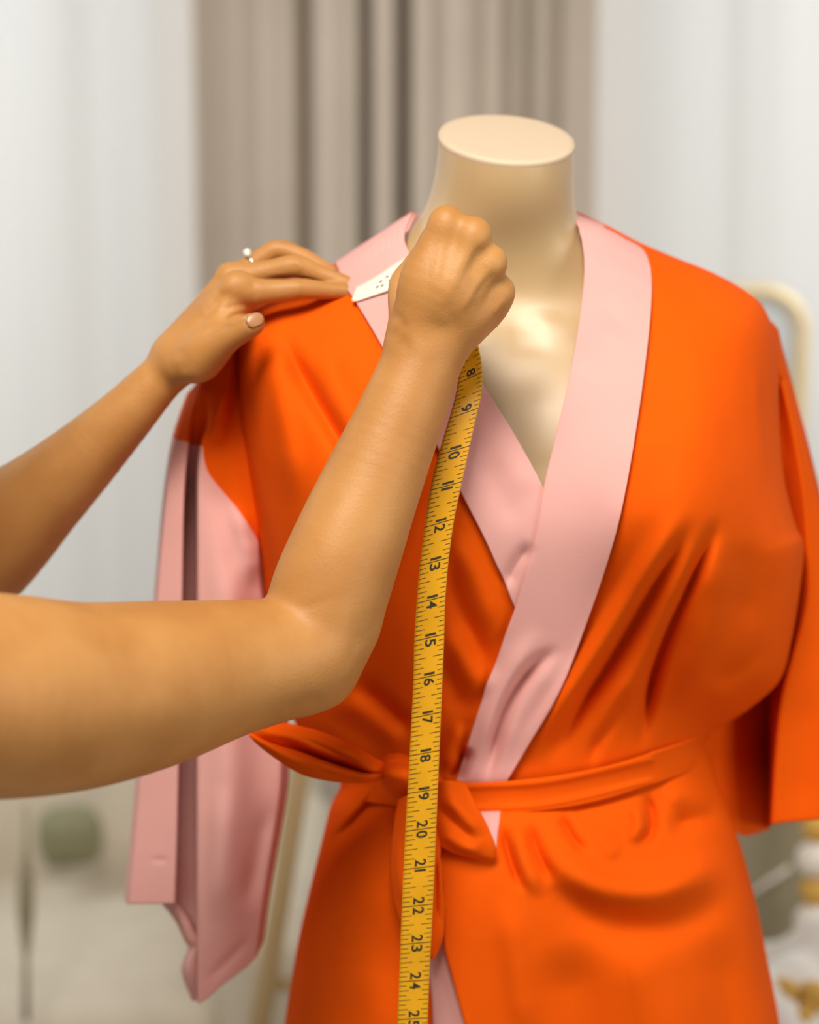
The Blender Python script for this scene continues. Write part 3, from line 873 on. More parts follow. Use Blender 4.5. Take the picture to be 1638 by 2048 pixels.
# back side, white, from the fist to the fingertips on the shoulder
WB = np.array([(703, 600, 714, 572, -0.030), (711, 603, 722, 570, -0.034), (745, 592, 758, 549, -0.050), (785, 578, 800, 521, -0.066), (815, 562, 830, 505, -0.082), (855, 560, 862, 500, -0.100)], float)
W0 = resample(np.c_[WB[:, 0], WB[:, 1], WB[:, 4]], 60)
W1 = resample(np.c_[WB[:, 2], WB[:, 3], WB[:, 4] + 0.012], 60)
W0[:, 2] = np.minimum(W0[:, 2], robe_y(W0[:, 0], W0[:, 1]) - 0.0095)
W1[:, 2] = np.minimum(W1[:, 2], robe_y(W1[:, 0], W1[:, 1]) - 0.0075)
sW = np.linspace(0, 1, 7)[None, :, None]
WP = PY(W0[:, 0], W0[:, 1], W0[:, 2])[:, None] * (1 - sW) + PY(W1[:, 0], W1[:, 1], W1[:, 2])[:, None] * sW
grid_obj('ribbon', WP, M_WHITE, tape, solid=0.0006, offset=0.0, label='white reverse side near the fingertips')
# ribbon hidden in the fist joins both
J = smooth_poly([tuple(WP[-1].mean(0)), tuple(PY(905, 590, -0.135)), tuple(TG[0].mean(0))], 14)
dv = np.linspace(0, 1, len(J))[:, None]
hvec = (WP[-1][-1] - WP[-1][0]) / 2 * (1 - dv) + (TG[0][-1] - TG[0][0]) / 2 * dv
grid_obj('ribbon', np.stack([J - hvec, J, J + hvec], 1), M_YEL, tape, solid=0.0005, offset=0.0)

# printed marks: laid on the ribbon by arc length along it
midl = TG[:, 4]
arcs = np.r_[0, np.cumsum(np.linalg.norm(np.diff(midl, axis=0), axis=1))]
mpx, mpy = proj(midl)
TAN = np.gradient(midl, axis=0)
WID = TG[:, -1] - TG[:, 0]
NRM = np.cross(TAN, WID)
NRM /= np.linalg.norm(NRM, axis=1, keepdims=True)
NRM *= np.sign((CAM - midl[:1]) @ NRM[0])


def on_tape(sv, wv, lift=0.00045):
    sv = np.asarray(sv, float)
    wv = np.asarray(wv, float)
    b = np.stack([np.interp(sv, arcs, TG[:, 0, k]) for k in range(3)], -1)
    r = np.stack([np.interp(sv, arcs, TG[:, -1, k]) for k in range(3)], -1)
    n = np.stack([np.interp(sv, arcs, NRM[:, k]) for k in range(3)], -1)
    return b + (r - b) * wv[..., None] + n * lift


INCH = {8: 756, 9: 827, 10: 901, 11: 972, 12: 1046, 13: 1123, 14: 1199, 15: 1275, 16: 1353, 17: 1430, 18: 1506, 19: 1582, 20: 1658, 21: 1735, 22: 1811, 23: 1886, 24: 1961, 25: 2037}
SI = {k: float(np.interp(y, mpy, arcs)) for k, y in INCH.items()}
step = (SI[25] - SI[20]) / 5
for k in range(26, 30):
    SI[k] = SI[25] + step * (k - 25)
SI[7] = SI[8] - step
tick_v, tick_f = [], []


def quad(s0, s1, w0, w1):
    if s0 < 0 or s1 > arcs[-1]:
        return
    b = len(tick_v)
    ws = np.linspace(w0, w1, 4)
    for ww in ws:
        tick_v.append(on_tape(s0, ww))
        tick_v.append(on_tape(s1, ww))
    for i in range(3):
        tick_f.append((b + 2 * i, b + 2 * i + 1, b + 2 * i + 3, b + 2 * i + 2))


for k in range(7, 29):
    a, b = SI[k], SI[k + 1]
    if a >= 0:
        quad(a - 0.00028, a + 0.00028, 0.0, 1.0)
    for e in range(1, 8):
        sv = a + (b - a) * e / 8
        ln = 0.42 if e == 4 else (0.33 if e % 2 == 0 else 0.25)
        quad(sv - 0.00022, sv + 0.00022, 0.015, ln)
        quad(sv - 0.00022, sv + 0.00022, 1 - ln * 0.85 if e == 4 else 1 - ln * 0.72, 0.985)
mesh_obj('graduation_marks', tick_v, tick_f, M_INK, tape, smooth=False, kind='stuff')


def glyph(ch):
    c = bpy.data.curves.new('digit', 'FONT')
    c.body = ch
    c.size = 1.0
    c.offset = 0.018 if ch != '1' else 0.0
    o = bpy.data.objects.new('digit', c)
    COL.objects.link(o)
    dg = bpy.context.evaluated_depsgraph_get()
    me = bpy.data.meshes.new_from_object(o.evaluated_get(dg))
    V = np.array([v.co[:] for v in me.vertices])
    F = [tuple(p.vertices) for p in me.polygons]
    bpy.data.objects.remove(o)
    bpy.data.meshes.remove(me)
    lo, hi = V.min(0), V.max(0)
    V = V - lo
    return V, F, hi - lo


GL = {c: glyph(c) for c in '0123456789'}
HGT = 0.36          # digit height as a share of the tape width
for k in range(8, 29):
    txt = str(k)
    for q, ch in enumerate(txt):
        V, F, sz = GL[ch]
        adv = 0.0050 if ch != '1' else 0.0016
        gap = 0.0012
        # digits run down the tape, their tops towards its right edge; the inch line passes between the two
        s0 = SI[k] + (gap if q == len(txt) - 1 and len(txt) > 1 else -gap - adv)
        sv = s0 + V[:, 0] / max(sz[0], 1e-6) * adv
        wv = 0.36 + V[:, 1] / sz[1] * HGT
        if sv.max() > arcs[-1]:
            continue
        mesh_obj('numeral', on_tape(sv, wv, 0.0005), F, M_INK, tape, smooth=False)
# small printing on the white side
for j, (sx, sw) in enumerate(((0.33, 0.35), (0.36, 0.55), (0.40, 0.32), (0.45, 0.62), (0.50, 0.40), (0.54, 0.58))):
    i0 = int(sx * 59)
    c0 = WP[i0, 0] * (1 - sw) + WP[i0, -1] * sw
    e1 = (WP[i0 + 1, 3] - WP[i0, 3])
    e1 /= np.linalg.norm(e1)
    e2 = WP[i0, -1] - WP[i0, 0]
    e2 /= np.linalg.norm(e2)
    nn = np.cross(e1, e2)
    nn *= np.sign(nn @ (CAM - c0))
    q = [c0 + nn * 0.0006 + e1 * a_ * 0.0012 + e2 * b_ * 0.0009 for a_, b_ in ((-1, -1), (1, -1), (1, 1), (-1, 1))]
    mesh_obj('printed_mark', q, [(0, 1, 2, 3)], M_STEEL, tape, smooth=False)

# ================================================================== person (only the arms reach into the picture)
person = thing('person', (-0.46, -0.27, 0), 'person with bare tanned arms holding the tape against the robe shoulder', 'person')


def axis(segs):
    out = [segs[0][0]]
    for a, b, h in segs:
        n = max(1, int(round((b - a) / h)))
        out += list(a + (b - a) * (np.arange(n) + 1) / n)
    return np.array(out)


gx = axis([(-0.72, -0.29, 0.006), (-0.29, -0.21, 0.003), (-0.21, 0.105, 0.0016)])
gy = axis([(-0.60, -0.46, 0.005), (-0.46, -0.24, 0.0026), (-0.24, 0.05, 0.0017), (0.05, 0.12, 0.003)])
gz = axis([(0.86, 1.16, 0.006), (1.16, 1.36, 0.0026), (1.36, 1.535, 0.0016), (1.535, 1.75, 0.005)])
SH = (len(gx), len(gy), len(gz))


def window(lo, hi):
    return tuple(slice(max(0, np.searchsorted(g, l) - 1), np.searchsorted(g, h) + 1) for g, l, h in zip((gx, gy, gz), lo, hi))


def smin(a, b, k):
    h = np.maximum(k - np.abs(a - b), 0) / k
    return np.minimum(a, b) - h * h * k * 0.25


class Field:
    def __init__(self, lo=None, hi=None):
        self.w = window(lo, hi) if lo is not None else (slice(0, SH[0]), slice(0, SH[1]), slice(0, SH[2]))
        self.g = [g[s_] for g, s_ in zip((gx, gy, gz), self.w)]
        self.f = np.full([len(g) for g in self.g], 0.2, np.float32)

    def _sub(self, lo, hi):
        return tuple(slice(max(0, np.searchsorted(g, l)), np.searchsorted(g, h)) for g, l, h in zip(self.g, lo, hi))

    def cone(self, a, b, ra, rb, k=0.004, squash=None):
        a, b = np.asarray(a, float), np.asarray(b, float)
        mrg = max(ra, rb) + 0.02
        s_ = self._sub(np.minimum(a, b) - mrg, np.maximum(a, b) + mrg)
        X, Y, Z = [g[q_].astype(np.float32) for g, q_ in zip(self.g, s_)]
        if not (len(X) and len(Y) and len(Z)):
            return
        d = b - a
        L2 = max(float(d @ d), 1e-12)
        qx, qy, qz = X[:, None, None] - a[0], Y[None, :, None] - a[1], Z[None, None, :] - a[2]
        t = np.clip((qx * d[0] + qy * d[1] + qz * d[2]) / L2, 0, 1)
        rx, ry, rz = qx - t * d[0], qy - t * d[1], qz - t * d[2]
        if squash is not None:          # (axis, factor): thinner along one direction
            ax, fac = np.asarray(squash[0], float), squash[1]
            pr = rx * ax[0] + ry * ax[1] + rz * ax[2]
            e = 1 / fac - 1
            rx, ry, rz = rx + pr * ax[0] * e, ry + pr * ax[1] * e, rz + pr * ax[2] * e
        dist = np.sqrt(rx * rx + ry * ry + rz * rz) - (ra + (rb - ra) * t)
        if squash is not None:
            dist = dist * (0.5 + 0.5 * squash[1])
        self.f[s_] = smin(self.f[s_], dist.astype(np.float32), k)

    def chain(self, pts, k=0.004, n=5):
        """a smooth tapering limb through (x,y,z,r) points, blended once into the field"""
        q_ = smooth_poly(pts, n) if len(pts) > 2 else np.array(pts, float)
        mrg = q_[:, 3].max() + 0.02
        s_ = self._sub(q_[:, :3].min(0) - mrg, q_[:, :3].max(0) + mrg)
        t_ = Field.__new__(Field)
        t_.g = [g[w_] for g, w_ in zip(self.g, s_)]
        if min(len(g) for g in t_.g) == 0:
            return
        t_.f = np.full([len(g) for g in t_.g], 0.2, np.float32)
        for i in range(len(q_) - 1):
            t_.cone(q_[i, :3], q_[i + 1, :3], q_[i, 3], q_[i + 1, 3], 0.0005)
        self.f[s_] = smin(self.f[s_], t_.f, k)

    def add(self, other, k):
        s_ = tuple(slice(o.start - m.start, o.start - m.start + n) for o, m, n in zip(other.w, self.w, other.f.shape))
        self.f[s_] = smin(self.f[s_], other.f, k)


def pxr(px, py, Y, r):
    P = PY(px, py, Y)
    return (*P, r * float(depth_of(P)) / FPX)


F = Field()
# ---- near (right) arm
near = [pxr(-330, 1372, -0.440, 214), pxr(-180, 1384, -0.405, 212), pxr(0, 1392, -0.365, 205), pxr(150, 1392, -0.325, 188), pxr(300, 1370, -0.285, 168), pxr(440, 1340, -0.25, 140), pxr(540, 1322, -0.232, 124), pxr(600, 1306, -0.222, 114)]
F.chain(near, 0.010, 6)
fore = [pxr(596, 1306, -0.222, 108), pxr(632, 1268, -0.216, 108), pxr(654, 1200, -0.21, 117), pxr(688, 1108, -0.205, 113), pxr(735, 988, -0.196, 102), pxr(795, 846, -0.187, 88), pxr(838, 740, -0.180, 80), pxr(852, 695, -0.177, 78)]
F.chain(fore, 0.007, 6)
# elbow point and the flesh of the crook
F.cone(pxr(640, 1330, -0.215, 0)[:3], pxr(680, 1255, -0.205, 0)[:3], 0.0215, 0.021, 0.016)
F.cone(pxr(605, 1362, -0.222, 0)[:3], pxr(640, 1354, -0.216, 0)[:3], 0.0185, 0.0165, 0.014)
# ---- fist
hand = Field((-0.05, -0.25, 1.38), (0.105, -0.05, 1.545))
YB = -0.186
wl, wr = pxr(822, 690, YB + 0.004, 44), pxr(890, 690, YB + 0.004, 40)
kn = {'i': pxr(893, 452, -0.190, 33), 'm': pxr(946, 474, -0.194, 32), 'r': pxr(980, 528, -0.190, 29), 'p': pxr(996, 585, -0.181, 28)}
mids = {'i': pxr(848, 560, -0.190, 49), 'm': pxr(886, 575, -0.195, 48), 'r': pxr(912, 600, -0.192, 46), 'p': pxr(936, 630, -0.184, 44)}
for f_, wst in (('i', wl), ('m', wl), ('r', wr), ('p', wr)):
    a, b, c = np.array(wst), np.array(mids[f_]), np.array(kn[f_])
    hand.chain([a, (a + b) / 2, b, (b * 0.45 + c * 0.55), c], 0.008, 4)
hand.cone(pxr(893, 678, YB + 0.006, 0)[:3], pxr(982, 612, -0.178, 0)[:3], 0.0118, 0.0112, 0.010)
hand.cone(pxr(928, 658, YB + 0.012, 0)[:3], pxr(968, 630, -0.165, 0)[:3], 0.0115, 0.0115, 0.010)
# palm body
hand.cone(pxr(860, 650, -0.165, 0)[:3], pxr(915, 560, -0.160, 0)[:3], 0.022, 0.021, 0.016)
fing = {'i': [kn['i'], pxr(880, 466, -0.160, 29), pxr(870, 474, -0.140, 27), pxr(846, 512, -0.124, 24), pxr(826, 540, -0.126, 21)],
        'm': [kn['m'], pxr(940, 480, -0.160, 29), pxr(928, 490, -0.138, 27), pxr(890, 530, -0.118, 25), pxr(866, 565, -0.122, 22)],
        'r': [kn['r'], pxr(972, 532, -0.158, 27), pxr(958, 540, -0.136, 25), pxr(920, 575, -0.120, 23), pxr(896, 604, -0.126, 21)],
        'p': [kn['p'], pxr(990, 588, -0.155, 25), pxr(975, 594, -0.138, 23), pxr(942, 620, -0.126, 21), pxr(920, 640, -0.132, 18)]}
for f_, ch in fing.items():
    fl = Field((-0.02, -0.25, 1.40), (0.105, -0.05, 1.545))
    fl.chain(ch, 0.003, 5)
    hand.add(fl, 0.0035)
# knuckle bones and tendons
for f_, rr in (('i', 0.0088), ('m', 0.0088), ('r', 0.0078), ('p', 0.0072)):
    c = np.array(kn[f_][:3])
    hand.cone(c + (0, -0.0022, 0.000), c + (0.0003, -0.0012, 0.0025), rr, rr, 0.009)
thumb = Field((-0.05, -0.25, 1.38), (0.08, -0.05, 1.535))
thumb.chain([pxr(832, 668, -0.178, 46), pxr(815, 620, -0.168, 38), pxr(806, 575, -0.156, 29), pxr(815, 550, -0.142, 25), pxr(834, 530, -0.126, 22), pxr(852, 522, -0.114, 18)], 0.004, 5)
hand.add(thumb, 0.006)
F.add(hand, 0.007)
# ---- far (left) arm
far = [pxr(-420, 1010, -0.10, 150), pxr(-260, 1110, -0.04, 135), pxr(-140, 1160, -0.015, 122), pxr(-60, 1118, -0.02, 118), pxr(0, 1062, -0.027, 112), pxr(70, 1002, -0.034, 93), pxr(150, 930, -0.042, 76), pxr(240, 842, -0.048, 59), pxr(300, 778, -0.05, 49), pxr(336, 742, -0.05, 45), pxr(358, 715, -0.05, 45)]
F.chain(far, 0.010, 6)
F.chain([pxr(240, 842, -0.022, 52), pxr(300, 778, -0.018, 43), pxr(340, 738, -0.012, 41), pxr(358, 712, -0.008, 40)], 0.012, 5)
h2 = Field((-0.21, -0.13, 1.36), (-0.02, 0.085, 1.53))
wA, wB = np.array(pxr(352, 712, -0.050, 44)), np.array(pxr(360, 700, -0.010, 40))
K2 = {'i': pxr(474, 578, -0.060, 31), 'm': pxr(463, 560, -0.036, 30), 'r': pxr(462, 556, -0.012, 27), 'p': pxr(470, 562, 0.010, 24)}
for f_, wst in (('i', wA), ('m', wA), ('r', wB), ('p', wB)):
    a, c = wst, np.array(K2[f_])
    m_ = (a + c) / 2
    m_[3] = {'i': 39, 'm': 38, 'r': 36, 'p': 33}[f_] * 1.3 / FPX
    h2.chain([a, m_, c], 0.008, 5)
# thenar and palm flesh under the hand
h2.chain([pxr(366, 728, -0.064, 40), pxr(396, 716, -0.070, 46), pxr(432, 680, -0.072, 40), pxr(462, 640, -0.064, 26)], 0.012, 5)
h2.cone(pxr(440, 640, -0.052, 0)[:3], pxr(495, 596, -0.052, 0)[:3], 0.0115, 0.009, 0.008)
h2.cone(pxr(420, 672, -0.02, 0)[:3], pxr(478, 612, -0.02, 0)[:3], 0.0125, 0.010, 0.01)
FG = {'i': [K2['i'], pxr(508, 583, -0.060, 27), pxr(550, 582, -0.058, 23.5), pxr(604, 578, -0.057, 21), pxr(650, 581, -0.054, 17.5), pxr(696, 583.5, -0.052, 14.5), pxr(719, 585, -0.052, 10.5)],
      'm': [K2['m'], pxr(498, 551, -0.040, 25), pxr(545, 541, -0.042, 22.5), pxr(592, 533, -0.044, 22.5), pxr(640, 549, -0.043, 18.5), pxr(692, 566, -0.045, 15), pxr(718, 575, -0.048, 10.5)],
      'r': [K2['r'], pxr(500, 532, -0.016, 20), pxr(530, 512, -0.016, 20), pxr(556, 500, -0.016, 20.5), pxr(600, 512, -0.018, 18), pxr(645, 536, -0.020, 15.5), pxr(680, 556, -0.020, 11)],
      'p': [K2['p'], pxr(505, 545, 0.008, 20), pxr(545, 530, 0.006, 17.5), pxr(570, 526, 0.005, 17), pxr(600, 538, 0.003, 15), pxr(630, 553, 0.001, 12)]}
for f_, ch in FG.items():
    fl = Field((-0.21, -0.13, 1.36), (-0.02, 0.085, 1.53))
    fl.chain(ch, 0.003, 6)
    h2.add(fl, 0.0028)
th2 = Field((-0.21, -0.13, 1.36), (-0.02, 0.06, 1.50))
THUMB = [pxr(398, 718, -0.074, 42), pxr(438, 688, -0.084, 33), pxr(462, 672, -0.090, 27.5), pxr(484, 660, -0.094, 25), pxr(501, 651, -0.097, 23.5), pxr(510, 647, -0.098, 20)]
th2.chain(THUMB, 0.004, 6)
h2.add(th2, 0.006)
for f_, rr in (('i', 0.0098), ('m', 0.0095)):
    c = np.array(K2[f_][:3])
    h2.cone(c + (-0.001, -0.002, 0.003), c + (0.002, -0.001, 0.0035), rr, rr, 0.005)
F.add(h2, 0.008)
# ---- shoulders, trunk, neck and head (outside the frame)
hc = np.array([-0.360, -0.31, 1.585])
sR, sL = np.array(near[0][:3]), np.array(far[0][:3])
tc_ = (sR + sL) / 2 + np.array([-0.035, 0.0, 0])
F.cone(sR, sL, 0.052, 0.052, 0.03)
dirv = (sR - sL) / np.linalg.norm(sR - sL)
for sg in (-0.062, 0, 0.062):
    q_ = tc_ + dirv * sg
    F.chain([(q_[0], q_[1], 1.25, 0.078), (q_[0], q_[1], 1.10, 0.074), (q_[0], q_[1], 0.97, 0.076)], 0.03)
F.cone((tc_[0] - 0.01, tc_[1], 1.33), tc_ + dirv * 0.10 + (0, 0, 0.02), 0.05, 0.045, 0.03)
F.cone((tc_[0] - 0.01, tc_[1], 1.33), tc_ - dirv * 0.10 + (0, 0, 0.02), 0.05, 0.045, 0.03)
F.cone((tc_[0] - 0.02, tc_[1], 1.30), (hc[0] - 0.03, hc[1], 1.52), 0.056, 0.05, 0.04)
F.cone(hc + (-0.02, -0.01, 0.02), hc + (0.0, 0.0, 0.025), 0.082, 0.080, 0.02)
F.cone(hc + (0.02, 0.012, -0.03), hc + (0.03, 0.018, -0.05), 0.058, 0.040, 0.03)
fdir = np.array([0.84, 0.54, 0])
sdir = np.array([0.54, -0.84, 0])
F.cone(hc + fdir * 0.080 + (0, 0, 0.010), hc + fdir * 0.094 + (0, 0, -0.018), 0.008, 0.0105, 0.014)
F.cone(hc + fdir * 0.074 + sdir * 0.016 + (0, 0, -0.050), hc + fdir * 0.074 - sdir * 0.016 + (0, 0, -0.050), 0.009, 0.009, 0.012)
for sg in (-1, 1):
    F.cone(hc + sdir * sg * 0.078 + (0, 0, 0.015), hc + sdir * sg * 0.080 + (0, 0, -0.02), 0.014, 0.010, 0.006)


def surface_nets(f, gx, gy, gz):
    s_ = f < 0
    c = [s_[i:s_.shape[0] - 1 + i, j:s_.shape[1] - 1 + j, k:s_.shape[2] - 1 + k] for i in (0, 1) for j in (0, 1) for k in (0, 1)]
    tot = sum(q_.astype(np.int8) for q_ in c)
    act = (tot > 0) & (tot < 8)
    I, Jx, K = np.nonzero(act)
    idx = np.full(act.shape, -1, np.int32)
    idx[act] = np.arange(len(I))
    acc = np.zeros((len(I), 3))
    cnt = np.zeros(len(I))
    cor = [(i, j, k) for i in (0, 1) for j in (0, 1) for k in (0, 1)]
    val = {q_: f[I + q_[0], Jx + q_[1], K + q_[2]].astype(float) for q_ in cor}
    for a in cor:
        for ax in range(3):
            if a[ax] == 0:
                b = list(a)
                b[ax] = 1
                b = tuple(b)
                m_ = (val[a] < 0) != (val[b] < 0)
                t = np.where(m_, val[a] / (val[a] - val[b] + 1e-20), 0)
                p = np.zeros((len(I), 3))
                for q_ in range(3):
                    p[:, q_] = a[q_]
                p[:, ax] = t
                acc += np.where(m_[:, None], p, 0)
                cnt += m_
    loc = acc / cnt[:, None]
    G = (gx, gy, gz)
    V = np.stack([G[q_][ii] + loc[:, q_] * (G[q_][ii + 1] - G[q_][ii]) for q_, ii in enumerate((I, Jx, K))], 1)
    faces = []
    for ax in range(3):
        A_ = [slice(None)] * 3
        B_ = [slice(None)] * 3
        A_[ax] = slice(0, -1)
        B_[ax] = slice(1, None)
        ch = s_[tuple(A_)] != s_[tuple(B_)]
        o1, o2 = [q_ for q_ in range(3) if q_ != ax]
        pos = np.array(np.nonzero(ch))
        ok = (pos[o1] > 0) & (pos[o2] > 0) & (pos[o1] < act.shape[o1]) & (pos[o2] < act.shape[o2])
        pos = pos[:, ok]
        inn = s_[tuple(pos)]
        vs = []
        for d1, d2 in ((0, 0), (1, 0), (1, 1), (0, 1)):
            p = pos.copy()
            p[o1] -= d1
            p[o2] -= d2
            vs.append(idx[tuple(p)])
        q_ = np.stack(vs, 1)
        flip_ = inn if ax != 1 else ~inn
        q_[~flip_] = q_[~flip_][:, ::-1]
        faces.append(q_)
    return V, np.concatenate(faces)


def relax(V, Fq, it, lam=0.5):
    e = np.concatenate([Fq[:, [0, 1]], Fq[:, [1, 2]], Fq[:, [2, 3]], Fq[:, [3, 0]]])
    e = np.concatenate([e, e[:, ::-1]])
    cnt = np.bincount(e[:, 0], minlength=len(V)).astype(float)[:, None]
    for q_ in range(it):
        l_ = lam if q_ % 2 == 0 else -lam * 1.03
        s_ = np.stack([np.bincount(e[:, 0], V[e[:, 1], k], len(V)) for k in range(3)], 1) / cnt
        V = V + (s_ - V) * l_
    return V


def vnormals(V, Fq):
    n = np.cross(V[Fq[:, 2]] - V[Fq[:, 0]], V[Fq[:, 3]] - V[Fq[:, 1]])
    N = np.stack([sum(np.bincount(Fq[:, c], n[:, k], len(V)) for c in range(4)) for k in range(3)], 1)
    return N / (np.linalg.norm(N, axis=1, keepdims=True) + 1e-12)


BV, BF = surface_nets(F.f, gx, gy, gz)
BV = relax(BV, BF, 12)
BN = vnormals(BV, BF)
bpx, bpy_ = proj(BV)
face_cam = np.einsum('ij,ij->i', BN, CAM - BV) > 0
if np.mean(np.einsum('ij,ij->i', BN, BV - np.array([0, 0, 1.3]))) < 0 and False:
    BN = -BN
near_mask = (BV[:, 1] < -0.115)
SK_NEAR = [  # fist: hollows between the knuckles, tendons, wrist creases
    ([(921, 446), (914, 478), (900, 520), (880, 580)], 11, -0.0010), ([(972, 486), (956, 512), (935, 560)], 11, -0.0012), ([(1002, 542), (975, 560), (945, 600)], 10, -0.0010),
    ([(896, 450), (880, 510), (862, 590)], 9, 0.0010), ([(950, 474), (925, 530), (890, 610)], 9, 0.0012), ([(990, 526), (955, 570), (915, 635)], 8, 0.0010), ([(1012, 592), (985, 630)], 8, 0.0008),
    ([(1020, 612), (995, 640), (968, 680)], 7, -0.0012), ([(785, 650), (800, 680), (830, 700)], 14, -0.0010), ([(800, 680), (850, 700), (900, 706)], 20, 0.0008),
    ([(785, 620), (800, 640), (815, 665)], 10, -0.0010), ([(880, 600), (905, 640), (925, 670)], 12, -0.0008),
    # arm: muscle line and elbow
    ([(560, 1190), (640, 1100), (700, 960)], 40, 0.0012), ([(700, 1330), (690, 1250), (700, 1180)], 16, 0.0010), ([(655, 1395), (600, 1412), (560, 1420)], 16, -0.0012), ([(735, 1270), (705, 1330), (680, 1378)], 12, 0.0008),
    ([(530, 1200), (600, 1215), (680, 1190)], 10, -0.0006), ([(100, 1560), (300, 1480), (480, 1430)], 40, -0.001)]
SK_FAR = [([(502, 625), (478, 628), (450, 640)], 4, -0.0012), ([(505, 632), (480, 640), (448, 655)], 4, 0.0010), ([(465, 645), (430, 658), (405, 672)], 5, -0.0018), ([(498, 612), (470, 612), (440, 622)], 5, -0.0007),
          ([(520, 558), (580, 556), (650, 566)], 4, -0.0008), ([(470, 560), (430, 590), (390, 640)], 10, 0.0010), ([(455, 575), (420, 620), (380, 665)], 9, -0.0012), ([(440, 552), (410, 590), (370, 640)], 8, -0.0006),
          ([(592, 560), (598, 578), (594, 596)], 6, 0.0005), ([(586, 520), (598, 530), (600, 545)], 6, 0.0006), ([(345, 690), (365, 715), (370, 755)], 14, -0.0010), ([(500, 560), (510, 585), (505, 608)], 7, -0.0006)]
dsp = np.where(near_mask, folds(bpx, bpy_, SK_NEAR), 1.7 * folds(bpx, bpy_, SK_FAR)) * face_cam
BV = BV + BN * dsp[:, None] * 0.7
mesh_obj('body', BV, BF, M_SKIN, person, label='bare tanned skin')


def nail(c, e1, e2, n, L, W, label=None):
    """c centre, e1 along the finger, e2 across, n outward"""
    e1, e2, n = [np.asarray(q_, float) / np.linalg.norm(q_) for q_ in (e1, e2, n)]
    rows_ = []
    for a in np.linspace(-1, 1, 13):
        wv = W * max(0.12, 1 - abs(a) ** 3.2) ** 0.5
        rows_.append([c + e1 * a * L + e2 * b * wv + n * (0.0011 * (1 - b * b) - 0.0006 * a * a) for b in np.linspace(-1, 1, 9)])
    grid_obj('fingernail', np.array(rows_), M_NAIL, person, solid=0.0006, offset=0.0, label=label)


t1, t2 = np.array(THUMB[-2][:3]), np.array(THUMB[-1][:3])
e1 = np.array(PY(516, 640, -0.100)) - np.array(PY(486, 656, -0.097))
nv = np.array([0.30, -0.90, 0.30])
e1 = e1 - nv * (e1 @ nv) / (nv @ nv)
nail(np.array(pxr(506, 645, -0.098, 0)[:3]) + nv / np.linalg.norm(nv) * 0.0064, e1, np.cross(e1, nv), nv, 0.0064, 0.0050, 'thumbnail')
for key, up_ in (('i', (0.0, -0.25, 1)), ('m', (0.0, -0.15, 1)), ('r', (0, -0.1, 1))):
    a, b = np.array(FG[key][-2][:3]), np.array(FG[key][-1][:3])
    e1 = b - a
    up_ = np.array(up_, float)
    up_ = up_ - e1 * (up_ @ e1) / (e1 @ e1)
    up_ /= np.linalg.norm(up_)
    nail(a * 0.35 + b * 0.65 + up_ * (FG[key][-2][3] * 0.35 + FG[key][-1][3] * 0.65 - 0.0006), e1, np.cross(e1, up_), up_, 0.0052, 0.0036)
for sg in (-1, 1):
    eb_ = bmesh.new()
    bmesh.ops.create_uvsphere(eb_, u_segments=16, v_segments=12, radius=0.0115)
    bmesh.ops.translate(eb_, vec=hc + fdir * 0.068 + sdir * sg * 0.030 + (0, 0, 0.014), verts=eb_.verts)
    em_ = bpy.data.meshes.new('eye')
    eb_.to_mesh(em_)
    eb_.free()
    em_.materials.append(M_HAIR)
    link(bpy.data.objects.new('eye', em_), person)
# garment and hair of the person, both outside the frame
fz = np.linspace(0, 1, 30)
th = np.linspace(0, 2 * np.pi, 48, endpoint=False)
dz = 1.20 - fz * 1.18
ang = math.atan2((sR - sL)[1], (sR - sL)[0])
rx_ = interp(dz, [(0.0, 0.26), (0.5, 0.21), (0.9, 0.185), (1.05, 0.152), (1.2, 0.150)])
ry_ = interp(dz, [(0.0, 0.22), (0.5, 0.17), (0.9, 0.13), (1.05, 0.102), (1.2, 0.096)])
DP = np.stack([tc_[0] + rx_[:, None] * np.cos(th) * math.cos(ang) - ry_[:, None] * np.sin(th) * math.sin(ang),
               tc_[1] + rx_[:, None] * np.cos(th) * math.sin(ang) + ry_[:, None] * np.sin(th) * math.cos(ang), np.repeat(dz[:, None], 48, 1)], -1)
grid_obj('dress', DP, M_LINEN, person, close_u=True, solid=0.002)
hb = bmesh.new()
bmesh.ops.create_uvsphere(hb, u_segments=32, v_segments=20, radius=0.094)
for v_ in hb.verts:
    q_ = np.array(v_.co)
    if q_ @ fdir > 0.035 and q_[2] < 0.055:
        q_ = q_ - fdir * (q_ @ fdir - 0.035)
    if q_[2] < -0.02:
        q_[2] *= 1.5
    v_.co = q_ + hc + (-0.016, -0.008, 0.03)
hm_ = bpy.data.meshes.new('hair')
hb.to_mesh(hm_)
hb.free()
hm_.materials.append(M_HAIR)
for p in hm_.polygons:
    p.use_smooth = True
link(bpy.data.objects.new('hair', hm_), person)

